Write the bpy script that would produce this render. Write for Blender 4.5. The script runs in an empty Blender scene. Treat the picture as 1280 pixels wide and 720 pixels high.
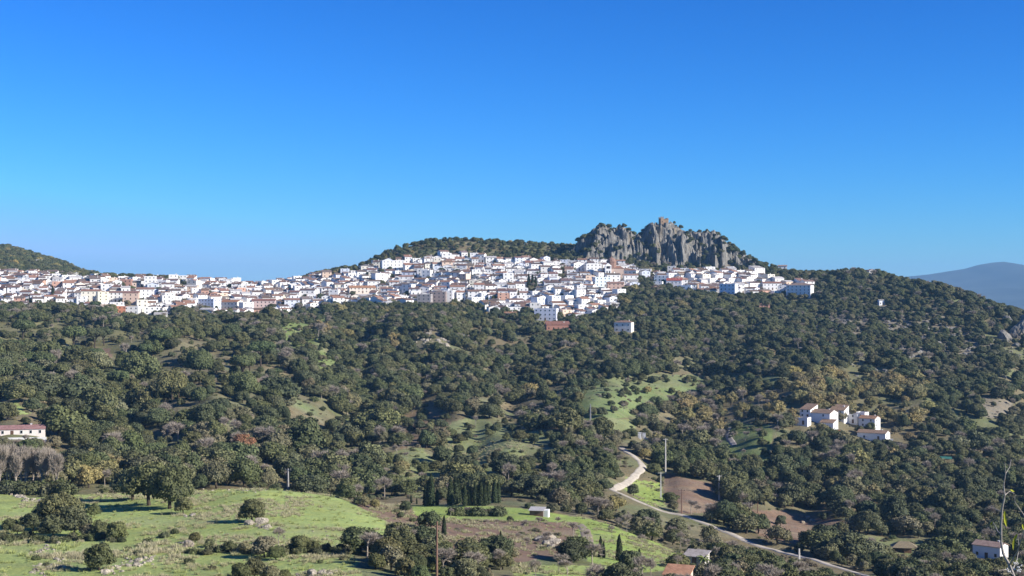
import bpy, math, random
import numpy as np
from mathutils import Vector
R = math.radians
F = 1758.0                       # focal length in photo pixels (1280 wide)
SUN_AZ, SUN_EL = 21.0, 27.0      # azimuth right of... degrees from +X towards the camera, elevation
S = bpy.context.scene
COL = S.collection
rnd = random.Random(7)
NR = np.random.RandomState(11)

# ------------------------------------------------------------------ noise
def _hash(ix, iy, seed):
    n = (ix.astype(np.int64) * 374761393 + iy.astype(np.int64) * 668265263 + seed * 1442695041) & 0x7fffffff
    n = ((n ^ (n >> 13)) * 1274126177) & 0x7fffffff
    return ((n ^ (n >> 16)) & 0xffff) / 65535.0
def vnoise(x, y, seed=0):
    x = np.asarray(x, float); y = np.asarray(y, float)
    ix = np.floor(x); iy = np.floor(y); fx = x - ix; fy = y - iy
    fx = fx * fx * (3 - 2 * fx); fy = fy * fy * (3 - 2 * fy)
    a = _hash(ix, iy, seed); b = _hash(ix + 1, iy, seed); c = _hash(ix, iy + 1, seed); d = _hash(ix + 1, iy + 1, seed)
    return (a * (1 - fx) + b * fx) * (1 - fy) + (c * (1 - fx) + d * fx) * fy
def fbm(x, y, seed=0, o=4):
    s = 0; a = .5; t = 0
    for i in range(o):
        s = s + a * vnoise(x * 2 ** i, y * 2 ** i, seed + i * 17); t += a; a *= .5
    return s / t * 2 - 1

# ------------------------------------------------------------------ terrain height function
# each column: photo x -> list of (distance, photo y of the ground there)
COLS = {
 0:   [(230,735),(250,715),(300,675),(350,640),(400,618),(450,592),(500,558),(560,520),(620,490),(700,450),(800,420),(950,400),(1050,392),(1150,385),(1250,364),(1350,350),(1500,345),(1800,320),(2000,307)],
 100: [(230,730),(250,712),(300,675),(350,640),(400,617),(450,598),(520,560),(600,522),(680,480),(760,445),(850,425),(950,410),(1060,399),(1150,390),(1250,366),(1350,352),(1500,352),(1750,342),(1950,336)],
 150: [(230,729),(255,707),(300,672),(350,639),(392,618),(440,605),(500,575),(578,536),(665,495),(755,452),(850,427),(950,411),(1060,400),(1150,391),(1250,366),(1340,351),(1450,355),(1700,352)],
 200: [(230,728),(260,703),(300,670),(350,638),(385,619),(430,612),(480,590),(560,550),(650,510),(750,460),(850,430),(950,412),(1060,402),(1150,392),(1250,366),(1330,350),(1450,354),(1700,348)],
 320: [(230,725),(260,700),(300,662),(340,635),(375,615),(400,613),(430,620),(480,603),(520,580),(600,543),(700,502),(800,462),(900,430),(1000,412),(1100,402),(1200,392),(1300,373),(1370,361)],
 440: [(230,720),(270,690),(320,655),(360,637),(400,628),(440,632),(500,606),(600,560),(700,520),(800,475),(900,440),(1000,415),(1100,400),(1200,385),(1300,363),(1390,344),(1440,337)],
 495: [(230,727),(270,697),(315,667),(355,649),(400,637),(440,632),(500,608),(580,571),(670,532),(760,494),(850,457),(940,426),(1050,405),(1150,391),(1250,370),(1350,341),(1400,328),(1440,318),(1485,309)],
 560: [(230,735),(270,705),(310,680),(350,662),(400,648),(430,635),(450,630),(500,610),(560,582),(640,545),(720,515),(800,485),(900,440),(1000,412),(1100,398),(1200,382),(1300,352),(1400,326),(1440,314),(1490,300)],
 680: [(230,740),(270,712),(310,690),(350,672),(400,650),(430,640),(460,632),(520,605),(600,570),(700,530),(800,495),(900,460),(1000,430),(1080,412),(1150,400),(1250,368),(1350,337),(1400,327),(1450,315),(1500,306)],
 760: [(230,745),(270,720),(310,697),(350,678),(400,657),(440,648),(480,625),(540,600),(620,565),(700,530),(780,500),(860,470),(940,445),(1020,425),(1100,405),(1180,385),(1260,362),(1340,342),(1400,328),(1450,318),(1500,314)],
 840: [(230,750),(300,715),(350,697),(400,684),(450,664),(500,640),(560,610),(640,570),(720,535),(800,500),(880,470),(960,440),(1040,420),(1120,400),(1200,380),(1280,362),(1350,346),(1400,335),(1450,320),(1500,312)],
 920: [(230,755),(300,725),(350,705),(400,695),(450,682),(500,655),(560,625),(640,585),(720,545),(800,505),(880,470),(960,445),(1040,420),(1120,400),(1200,383),(1270,367),(1340,350),(1400,337),(1450,327)],
 1000:[(230,760),(300,735),(350,718),(400,702),(450,690),(500,667),(560,640),(620,600),(680,560),(720,540),(760,520),(800,490),(880,460),(960,440),(1040,422),(1120,405),(1200,388),(1270,372),(1340,354),(1410,341)],
 1080:[(230,765),(300,740),(350,725),(400,715),(450,700),(500,678),(560,645),(620,605),(680,567),(740,540),(800,510),(880,475),(960,445),(1040,420),(1120,400),(1200,378),(1280,355),(1340,340)],
 1180:[(230,765),(300,745),(400,715),(450,702),(500,683),(560,655),(620,620),(700,570),(780,530),(860,495),(940,460),(1020,430),(1100,403),(1180,375),(1240,357)],
 1280:[(230,765),(300,745),(400,715),(450,705),(500,692),(540,685),(620,640),(700,600),(780,560),(860,520),(940,480),(1020,442),(1080,418),(1140,391)],
 1400:[(230,765),(300,745),(400,715),(450,708),(500,700),(540,695),(620,650),(700,610),(780,570),(860,530),(940,490),(1020,455),(1060,438)],
}
NEAR = [(-80,-1.0),(0,-1.75),(12,-6.0),(30,-12.5),(60,-22),(120,-38),(180,-46)]
YT = np.concatenate([np.arange(-80, 1600, 4.0), np.arange(1600, 4000, 20.0), np.arange(4000, 13001, 100.0)])
PT = np.arange(-400, 1801, 8.0)
def _profile(kn):
    ys = [a for a, b in NEAR] + [d for d, p in kn]
    zs = [b for a, b in NEAR] + [-(p - 360) / F * d for d, p in kn]
    yc, zc = ys[-1], zs[-1]
    for dy, fz in ((60, -4), (160, -22), (400, -75), (800, -150)):
        ys.append(yc + dy); zs.append(max(-155, zc + fz))
    ys += [yc + 1300, 14000]; zs += [-160, -165]
    z = np.interp(YT, ys, zs)
    k = np.array([1, 3, 5, 6, 5, 3, 1.]); k /= k.sum()
    zp = np.concatenate([[z[0]] * 3, z, [z[-1]] * 3])
    zz = np.convolve(zp, k, 'valid')
    return np.where(YT < 1600, zz, z)
_cx = sorted(COLS)
_cz = np.array([_profile(COLS[c]) for c in _cx])
TZ = np.empty((len(PT), len(YT)))
for j in range(len(YT)):
    TZ[:, j] = np.interp(PT, _cx, _cz[:, j])
_k = np.hanning(13)[1:-1]; _k /= _k.sum()
_pad = np.vstack([TZ[:1]] * 5 + [TZ] + [TZ[-1:]] * 5)
TZ = sum(_k[i] * _pad[i:i + len(PT)] for i in range(11))
def height(x, y):
    x = np.asarray(x, float); y = np.asarray(y, float)
    p = np.clip(640 + F * x / np.maximum(y, 60), PT[0], PT[-1] - 1e-3)
    fi = (p - PT[0]) / 8.0; i0 = fi.astype(int); ft = fi - i0
    yi = np.interp(np.clip(y, -80, 12999), YT, np.arange(len(YT))); j0 = np.minimum(yi.astype(int), len(YT) - 2); fj = yi - j0
    z = (TZ[i0, j0] * (1 - fj) + TZ[i0, j0 + 1] * fj) * (1 - ft) + (TZ[i0 + 1, j0] * (1 - fj) + TZ[i0 + 1, j0 + 1] * fj) * ft
    w = np.clip((y - 240) / 260, .12, 1) * np.clip((1650 - y) / 200, .3, 1)
    gy = np.clip((y - 470) / 160, 0, 1) * np.clip((1120 - y) / 160, 0, 1)
    ang = x / np.maximum(y, 60) * 900
    z = z + gy * (fbm(ang / 62, y / 240, 43, 3) * 11 + fbm(ang / 24, y / 90, 47, 2) * 3.5)
    q = (p - 440) / 42; z = z - gy * 7 * np.exp(-q * q)
    q = (p - 300) / 70; z = z + gy * 5 * np.exp(-q * q) * np.clip((980 - y) / 200, 0, 1)
    z = z + w * (fbm(x / 55, y / 55, 3, 4) * 3.2) + w * fbm(x / 11, y / 11, 9, 2) * .5
    return z
YS = np.concatenate([np.arange(180, 700, 1.0), np.arange(700, 2100, 2.0)])
def at(px, py):
    """the first ground point seen through photo pixel px,py"""
    x = (px - 640) / F * YS
    pt = 360 - F * height(x, YS) / YS
    k = np.nonzero(pt <= py)[0]
    i = k[0] if len(k) else int(np.argmin(pt))
    Y = YS[i]
    if 0 < i and len(k):
        a, b = pt[i - 1], pt[i]
        if a > b: Y = YS[i - 1] + (a - py) / (a - b) * (YS[i] - YS[i - 1])
    X = (px - 640) / F * Y
    return X, float(Y), float(height(X, Y))
def proj(x, y, z):
    return 640 + F * x / y, 360 - F * z / y

# ------------------------------------------------------------------ polygons in photo space used as a land-use map
def inpoly(px, py, poly):
    px = np.asarray(px, float); py = np.asarray(py, float)
    c = np.zeros(px.shape, bool); n = len(poly)
    for i in range(n):
        x1, y1 = poly[i]; x2, y2 = poly[i - 1]
        if y1 == y2: continue
        t = ((y1 > py) != (y2 > py)) & (px < (x2 - x1) * (py - y1) / (y2 - y1) + x1)
        c ^= t
    return c
GRASS = (.345, .425, .145); LUSH = (.28, .37, .10); MUTE = (.22, .25, .115); SOIL = (.235, .165, .12); DRY = (.25, .23, .12); PALE = (.24, .215, .165)
BARE = (.19, .165, .115)
# (polygon, colour, tree density, (Ymin,Ymax))
ZONES = [
 ([(-300,760),(-300,628),(0,612),(40,622),(110,618),(230,614),(300,611),(360,611),(405,615),(440,627),(500,648),(530,660),(480,672),(440,690),(470,760)], GRASS, 0, (200,440)),
 ([(436,626),(510,631),(520,646),(640,652),(722,652),(724,692),(650,702),(560,692),(500,662)], SOIL, 0, (250,470)),
 ([(515,632),(600,632),(660,636),(722,646),(722,653),(640,650),(560,649),(515,645)], LUSH, 0, (300,520)),
 ([(722,645),(760,655),(860,694),(845,712),(800,716),(740,702),(722,692)], LUSH, 0, (200,470)),
 ([(640,704),(770,708),(770,740),(640,740)], GRASS, .3, (200,330)),
 ([(548,530),(600,520),(650,542),(662,585),(600,597),(555,575)], MUTE, .22, (450,760)),
 ([(465,578),(520,555),(575,600),(540,628),(495,615)], MUTE, .35, (430,680)),
 ([(718,498),(745,478),(800,470),(870,475),(885,482),(850,503),(780,522),(735,526)], (.19,.245,.10), .22, (600,1000)),
 ([(740,468),(975,470),(975,484),(760,484)], (.18,.21,.10), .4, (700,1000)),
 ([(750,522),(795,525),(790,548),(752,546)], MUTE, .3, (500,800)),
 ([(640,538),(705,540),(700,556),(640,556)], MUTE, .4, (500,800)),
 ([(345,388),(400,385),(415,400),(400,430),(430,462),(395,462),(350,425)], (.17,.22,.08), .45, (700,1250)),
 ([(498,522),(545,508),(562,530),(540,556),(500,562)], (.25,.185,.12), .22, (450,800)),
 ([(826,590),(860,598),(897,604),(902,625),(884,642),(850,642),(833,622)], SOIL, 0, (420,700)),
 ([(928,638),(980,638),(1062,652),(1062,678),(1000,682),(950,670)], SOIL, .12, (420,640)),
 ([(1058,668),(1185,678),(1195,697),(1100,699),(1060,692)], (.2,.22,.1), .1, (420,600)),
 ([(783,597),(828,605),(835,634),(812,634),(782,612)], LUSH, .15, (430,640)),
 ([(-300,400),(60,400),(185,418),(205,432),(170,450),(60,440),(-300,440)], (.17,.165,.08), .25, (600,1100)),
 ([(105,434),(140,436),(135,452),(108,448)], SOIL, 0, (600,900)),
 ([(285,470),(330,475),(325,492),(285,486)], SOIL, .2, (500,900)),
 ([(-300,503),(22,503),(40,518),(-300,520)], GRASS, 0, (480,700)),
 ([(902,530),(962,530),(965,592),(930,592),(900,560)], (.17,.22,.08), .4, (560,800)),
 ([(1000,395),(1100,375),(1205,400),(1255,440),(1235,470),(1120,440),(1010,425)], PALE, .62, (800,1300)),
 ([(1222,495),(1265,500),(1262,528),(1225,518)], PALE, .2, (700,1000)),
 ([(562,378),(600,376),(622,392),(612,402),(575,394)], MUTE, .1, (1000,1300)),
 ([(0,384),(250,392),(330,402),(330,410),(0,402)], (.16,.18,.08), .6, (900,1250)),
]
VILLAGE = [
 [(-80,348),(30,345),(70,350),(140,352),(250,355),(300,354),(370,352),(440,345),(452,342),(452,382),(380,388),(330,395),(262,398),(250,390),(205,394),(140,392),(100,385),(60,384),(40,388),(-80,384)],
 [(378,353),(445,346),(468,332),(520,326),(560,324),(640,327),(700,330),(760,330),(800,338),(812,346),(798,352),(800,362),(768,378),(772,386),(742,398),(700,404),(690,394),(612,394),(600,380),(560,384),(478,386),(440,378),(378,386)],
 [(818,347),(840,341),(900,342),(960,344),(968,355),(1015,360),(1015,372),(930,374),(896,374),(860,366),(818,366)],
]
def in_village(px, py):
    m = np.zeros(np.shape(px), bool)
    for p in VILLAGE: m |= inpoly(px, py, p)
    return m

ROAD = [(776,560),(790,569),(800,577),(804,584),(792,597),(772,609),(764,613),(784,621),(800,628),(830,640),(857,645),(885,656),(915,668),(945,682),(970,688),(1000,696),(1040,708),(1080,719),(1120,732),(1160,745)]

# ------------------------------------------------------------------ materials
def newmat(name, rough=.9, spec=.2):
    m = bpy.data.materials.new(name); m.use_nodes = True
    b = m.node_tree.nodes['Principled BSDF']
    b.inputs['Roughness'].default_value = rough
    b.inputs['Specular IOR Level'].default_value = spec
    return m, m.node_tree, b
def nnode(t, kind, **kw):
    n = t.nodes.new(kind)
    for k, v in kw.items(): setattr(n, k, v)
    return n
def mix(t, a, b, fac, mode='MIX'):
    n = t.nodes.new('ShaderNodeMix'); n.data_type = 'RGBA'; n.blend_type = mode
    for sock, v in ((n.inputs[0], fac), (n.inputs[6], a), (n.inputs[7], b)):
        if isinstance(v, (int, float)): sock.default_value = v
        elif isinstance(v, tuple): sock.default_value = (*v, 1)[:4]
        else: t.links.new(v, sock)
    return n.outputs[2]
def noise(t, scale, detail=3, coord=None, rough=.55):
    n = t.nodes.new('ShaderNodeTexNoise'); n.inputs['Scale'].default_value = scale; n.inputs['Detail'].default_value = detail
    n.inputs['Roughness'].default_value = rough
    if coord is not None: t.links.new(coord, n.inputs['Vector'])
    return n.outputs['Fac']
def ramp(t, v, lo, hi, a=(0,0,0), b=(1,1,1)):
    n = t.nodes.new('ShaderNodeValToRGB'); n.color_ramp.elements[0].position = lo; n.color_ramp.elements[1].position = hi
    n.color_ramp.elements[0].color = (*a, 1); n.color_ramp.elements[1].color = (*b, 1)
    t.links.new(v, n.inputs[0]); return n.outputs[0]
def bump(t, b, h, strength, dist):
    n = t.nodes.new('ShaderNodeBump'); n.inputs['Strength'].default_value = strength; n.inputs['Distance'].default_value = dist
    t.links.new(h, n.inputs['Height']); t.links.new(n.outputs[0], b.inputs['Normal'])
def geo(t): return t.nodes.new('ShaderNodeNewGeometry').outputs['Position']
def attr(t, name, kind='GEOMETRY'):
    n = t.nodes.new('ShaderNodeAttribute'); n.attribute_name = name; n.attribute_type = kind; return n

def mat_ground():
    m, t, b = newmat('ground_soil_and_grass', .95, .1)
    p = geo(t)
    base = attr(t, 'ground').outputs['Color']
    c = mix(t, base, (.74, .70, .66), ramp(t, noise(t, .06, 5, p), .35, .75), 'MULTIPLY')
    c = mix(t, c, (1.25, 1.12, .95), ramp(t, noise(t, .23, 5, p, .7), .45, .72), 'MULTIPLY')
    dry = ramp(t, noise(t, .045, 6, p, .72), .50, .66)
    c2 = mix(t, c, (.36, .33, .20), .35)
    c = mix(t, c, c2, dry)
    c = mix(t, c, (.62, .66, .6), ramp(t, noise(t, 1.1, 4, p, .7), .52, .66), 'MULTIPLY')
    t.links.new(c, b.inputs['Base Color'])
    bump(t, b, noise(t, .8, 6, p, .7), .7, .6)
    return m
def mat_foliage():
    m, t, b = newmat('foliage', .75, .25)
    tint = attr(t, 'tint', 'INSTANCER').outputs['Color']
    lv = attr(t, 'leafvar_coreshade').outputs['Fac']
    c = mix(t, (.62, .66, .60), (1.45, 1.38, 1.15), lv)
    c = mix(t, tint, c, 1.0, 'MULTIPLY')
    t.links.new(c, b.inputs['Base Color'])
    return m
def mat_bark(name, col):
    m, t, b = newmat(name, .9, .15)
    p = geo(t)
    c = mix(t, col, tuple(v * .55 for v in col), noise(t, 2.5, 4, p))
    t.links.new(c, b.inputs['Base Color']); return m
def mat_wall():
    m, t, b = newmat('limewashed_wall', .85, .2)
    p = geo(t)
    tint = attr(t, 'tint', 'INSTANCER').outputs['Color']
    c = mix(t, tint, (.80, .77, .72), ramp(t, noise(t, .35, 5, p, .7), .5, .8), 'MULTIPLY')
    t.links.new(c, b.inputs['Base Color']); bump(t, b, noise(t, 3, 4, p), .2, .05); return m
def mat_roof():
    m, t, b = newmat('clay_roof_tiles', .85, .2)
    p = geo(t); o = t.nodes.new('ShaderNodeTexCoord').outputs['Object']
    w = nnode(t, 'ShaderNodeTexWave'); w.inputs['Scale'].default_value = 1.3; w.inputs['Distortion'].default_value = .5
    t.links.new(o, w.inputs['Vector'])
    tint = attr(t, 'rooftint', 'INSTANCER').outputs['Color']
    c = mix(t, tint, (.6, .56, .52), ramp(t, noise(t, .8, 5, p, .75), .42, .68), 'MULTIPLY')
    c = mix(t, c, (.72, .7, .7), w.outputs['Fac'], 'MULTIPLY')
    t.links.new(c, b.inputs['Base Color']); bump(t, b, w.outputs['Fac'], .5, .08); return m
def mat_plain(name, col, rough=.7, var=.25, scale=1.5, spec=.3, metal=0):
    m, t, b = newmat(name, rough, spec)
    p = geo(t)
    c = mix(t, col, tuple(v * (1 - var) for v in col), ramp(t, noise(t, scale, 5, p, .65), .35, .7))
    t.links.new(c, b.inputs['Base Color']); b.inputs['Metallic'].default_value = metal
    return m
def mat_rock(name, base, scale=1.0, stain=(.30,.22,.13)):
    m, t, b = newmat(name, .93, .15)
    p = geo(t)
    mp = nnode(t, 'ShaderNodeMapping'); mp.inputs['Scale'].default_value = (1, 1, .35); t.links.new(p, mp.inputs['Vector'])
    v = mp.outputs[0]
    c = mix(t, base, tuple(x * .45 for x in base), ramp(t, noise(t, .22 * scale, 7, v, .7), .42, .62))
    c = mix(t, c, tuple(min(1, x * 1.35) for x in base), ramp(t, noise(t, .5 * scale, 6, v, .7), .56, .7))
    c = mix(t, c, stain, ramp(t, noise(t, .07 * scale, 4, v, .6), .55, .72))
    t.links.new(c, b.inputs['Base Color'])
    vo = nnode(t, 'ShaderNodeTexVoronoi', feature='DISTANCE_TO_EDGE'); vo.inputs['Scale'].default_value = .35 * scale; t.links.new(v, vo.inputs['Vector'])
    h = mix(t, noise(t, .5 * scale, 7, v, .75), ramp(t, vo.outputs['Distance'], 0, .12), .35)
    bump(t, b, h, 1.0, 1.2 / scale)
    return m
M = dict(ground=mat_ground(), foliage=mat_foliage(), bark=mat_bark('dark_bark', (.09,.07,.05)), twig=mat_bark('grey_twigs', (.44,.375,.30)),
 wall=mat_wall(), roof=mat_roof(), glass=mat_plain('window_glass', (.02,.025,.03), .15, .2, 2, .5), wood=mat_plain('painted_wood', (.13,.07,.04), .6),
 rock=mat_rock('grey_limestone', (.235,.222,.195), 1.4, (.24,.19,.125)), stone=mat_rock('meadow_stone', (.42,.37,.29), 3.0),
 castle=mat_plain('old_masonry', (.36,.245,.155), .95, .45, .6), brick=mat_plain('church_brick', (.29,.175,.13), .9, .35, .9),
 dirt=mat_plain('dirt_road', (.50,.44,.35), .95, .35, .35), concrete=mat_plain('pole_concrete', (.50,.48,.44), .85, .3, 1.2),
 timber=mat_plain('pole_timber', (.22,.13,.09), .9, .4, 3), ceramic=mat_plain('insulator_ceramic', (.12,.10,.09), .3),
 white=mat_plain('white_paint', (.75,.74,.71), .7, .15, .8), mount=mat_plain('mountain_scrub', (.06,.062,.045), .95, .6, .0022),
 leafy=mat_plain('yellow_leaf', (.48,.50,.05), .6, .35, 30), pale=mat_plain('pale_twig_bark', (.40,.36,.31), .8, .5, 25),
 thatch=mat_plain('straw_thatch', (.26,.21,.13), .95, .35, 2), tarp=mat_plain('green_tarpaulin', (.05,.17,.13), .5, .2, 1),
 metal=mat_plain('tin_sheet', (.50,.47,.44), .55, .3, 1.4), black=mat_plain('black_plastic', (.03,.03,.03), .5))

# ------------------------------------------------------------------ mesh helpers
class MB:
    def __init__(s): s.v = []; s.f = []; s.m = []; s.a = []
    def add(s, vs, fs, mi=0, a=.5):
        o = len(s.v); s.v += [tuple(p) for p in vs]; s.f += [tuple(i + o for i in f) for f in fs]; s.m += [mi] * len(fs)
        s.a += (list(a) if hasattr(a, '__len__') else [a] * len(fs))
    def box(s, x0, x1, y0, y1, z0, z1, mi=0):
        s.add([(x0,y0,z0),(x1,y0,z0),(x1,y1,z0),(x0,y1,z0),(x0,y0,z1),(x1,y0,z1),(x1,y1,z1),(x0,y1,z1)],
              [(0,3,2,1),(4,5,6,7),(0,1,5,4),(1,2,6,5),(2,3,7,6),(3,0,4,7)], mi)
    def tube(s, pts, rad, n=6, mi=0, cap=True):
        pts = [Vector(p) for p in pts]; vs = []; fs = []
        for i, p in enumerate(pts):
            d = (pts[min(i + 1, len(pts) - 1)] - pts[max(i - 1, 0)])
            if d.length < 1e-6: d = Vector((0, 0, 1))
            d.normalize()
            u = d.cross(Vector((.31, .95, .07))).normalized(); w = d.cross(u)
            r = rad[i] if hasattr(rad, '__len__') else rad
            for k in range(n):
                a = 2 * math.pi * k / n
                vs.append(p + u * (math.cos(a) * r) + w * (math.sin(a) * r))
        for i in range(len(pts) - 1):
            for k in range(n):
                a = i * n + k; b = i * n + (k + 1) % n
                fs.append((a, b, b + n, a + n))
        if cap:
            fs.append(tuple(range(n))[::-1]); fs.append(tuple(range((len(pts) - 1) * n, len(pts) * n)))
        s.add(vs, fs, mi)
    def mesh(s, name, mats):
        me = bpy.data.meshes.new(name); me.from_pydata(s.v, [], s.f)
        for m in mats: me.materials.append(m)
        me.polygons.foreach_set('material_index', s.m)
        at_ = me.attributes.new('leafvar_coreshade', 'FLOAT', 'FACE'); at_.data.foreach_set('value', s.a)
        me.update(); return me
def obj(name, me, parent=None, loc=None):
    o = bpy.data.objects.new(name, me); COL.objects.link(o)
    if parent: o.parent = parent
    if loc: o.location = loc
    return o
def thing(name, label, cat, loc, rot=0, scale=1, group=None, data=None):
    o = bpy.data.objects.new(name, data); COL.objects.link(o); o.location = loc; o.rotation_euler[2] = rot
    o.scale = (scale,) * 3 if not hasattr(scale, '__len__') else scale
    o['label'] = label; o['category'] = cat
    if group: o['group'] = group
    return o
def grid_mesh(name, P, mats, smooth=True, attrs=None):
    n, m = P.shape[:2]
    idx = np.arange(n * m).reshape(n, m)
    q = np.stack([idx[:-1, :-1], idx[1:, :-1], idx[1:, 1:], idx[:-1, 1:]], -1).reshape(-1, 4)
    me = bpy.data.meshes.new(name)
    me.vertices.add(n * m); me.vertices.foreach_set('co', P.reshape(-1).astype(np.float32))
    me.loops.add(q.size); me.loops.foreach_set('vertex_index', q.reshape(-1).astype(np.int32))
    me.polygons.add(len(q)); me.polygons.foreach_set('loop_start', np.arange(0, q.size, 4, dtype=np.int32))
    me.update(calc_edges=True)
    if smooth: me.polygons.foreach_set('use_smooth', np.ones(len(q), bool))
    for mt in mats: me.materials.append(mt)
    for k, v in (attrs or {}).items():
        c = me.color_attributes.new(k, 'FLOAT_COLOR', 'POINT'); c.data.foreach_set('color', v.reshape(-1).astype(np.float32))
    me.validate(); return me

# ------------------------------------------------------------------ ground
def build_ground():
    pc = np.concatenate([np.arange(-2600, -260, 60.), np.arange(-260, -20, 10.), np.arange(-20, 1300, 3.), np.arange(1300, 1560, 10.), np.arange(1560, 3900, 60.)])
    ys = [-70., -40, -20, -8, 0, 6, 12, 20, 30, 45, 60, 80, 100, 130, 160, 190]
    while ys[-1] < 1560: ys.append(ys[-1] * 1.005 + (0 if ys[-1] > 215 else 4))
    while ys[-1] < 12800: ys.append(ys[-1] * 1.05)
    ys = np.array(ys)
    X = (pc[:, None] - 640) / F * np.maximum(ys, 70)[None, :]; Y = np.broadcast_to(ys[None, :], X.shape)
    Z = height(X, Y)
    Ysafe = np.maximum(Y, 50)
    px = 640 + F * X / Ysafe; py = 360 - F * Z / Ysafe
    k = np.array([.165, .15, .09])
    n1 = fbm(X / 26, Y / 26, 21, 3)[..., None]
    C = np.ones(X.shape + (4,)); C[..., :3] = k + np.where(n1 > 0, n1 * np.array([.0, .07, .0]), -n1 * np.array([.07, .035, .02]))
    wx = px + fbm(X / 7, Y / 9, 31, 3) * 6; wy = py + fbm(X / 9, Y / 7, 37, 3) * 2.0
    for poly, col, den, (y0, y1) in ZONES:
        mk = inpoly(wx, wy, poly) & (Y > y0) & (Y < y1)
        C[mk, :3] = np.array(col)
    mk = in_village(wx, wy) & (Y > 1050) & (Y < 1480); C[mk, :3] = (.30, .27, .22)
    o = obj('ground', grid_mesh('ground', np.stack([X, Y, Z], -1), [M['ground']], True, {'ground': C}))
    o['kind'] = 'structure'
build_ground()

# distant mountain: a broad ridge some twelve kilometres off
def build_mountain():
    pk = [(600,361),(900,358),(1060,352),(1120,347),(1160,343),(1185,339),(1205,336),(1222,331),(1240,328),(1255,327),(1268,329),(1285,332),(1330,335),(1400,344),(1600,352),(1900,358)]
    xs = np.linspace(2600, 13400, 300); ys = np.linspace(7600, 17600, 120)
    X, Y = np.meshgrid(xs, ys, indexing='ij')
    px = 640 + F * X / 12400
    top = (360 - np.interp(px, [a for a, b in pk], [b for a, b in pk])) / F * 12400
    s = np.clip(1 - np.abs(Y - 12400) / 4800, 0, 1)
    sp = (np.abs(fbm(X / 1500, Y / 2600, 51, 4)))
    Z = -230 + (top + 230) * s ** 1.15 * (1 - .6 * sp * (1 - s) * 2) + fbm(X / 300, Y / 300, 55, 4) * 26 * s * (1 - s)
    o = obj('distant_mountain', grid_mesh('distant_mountain', np.stack([X, Y, Z], -1), [M['mount']])); o['kind'] = 'structure'
build_mountain()

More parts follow.
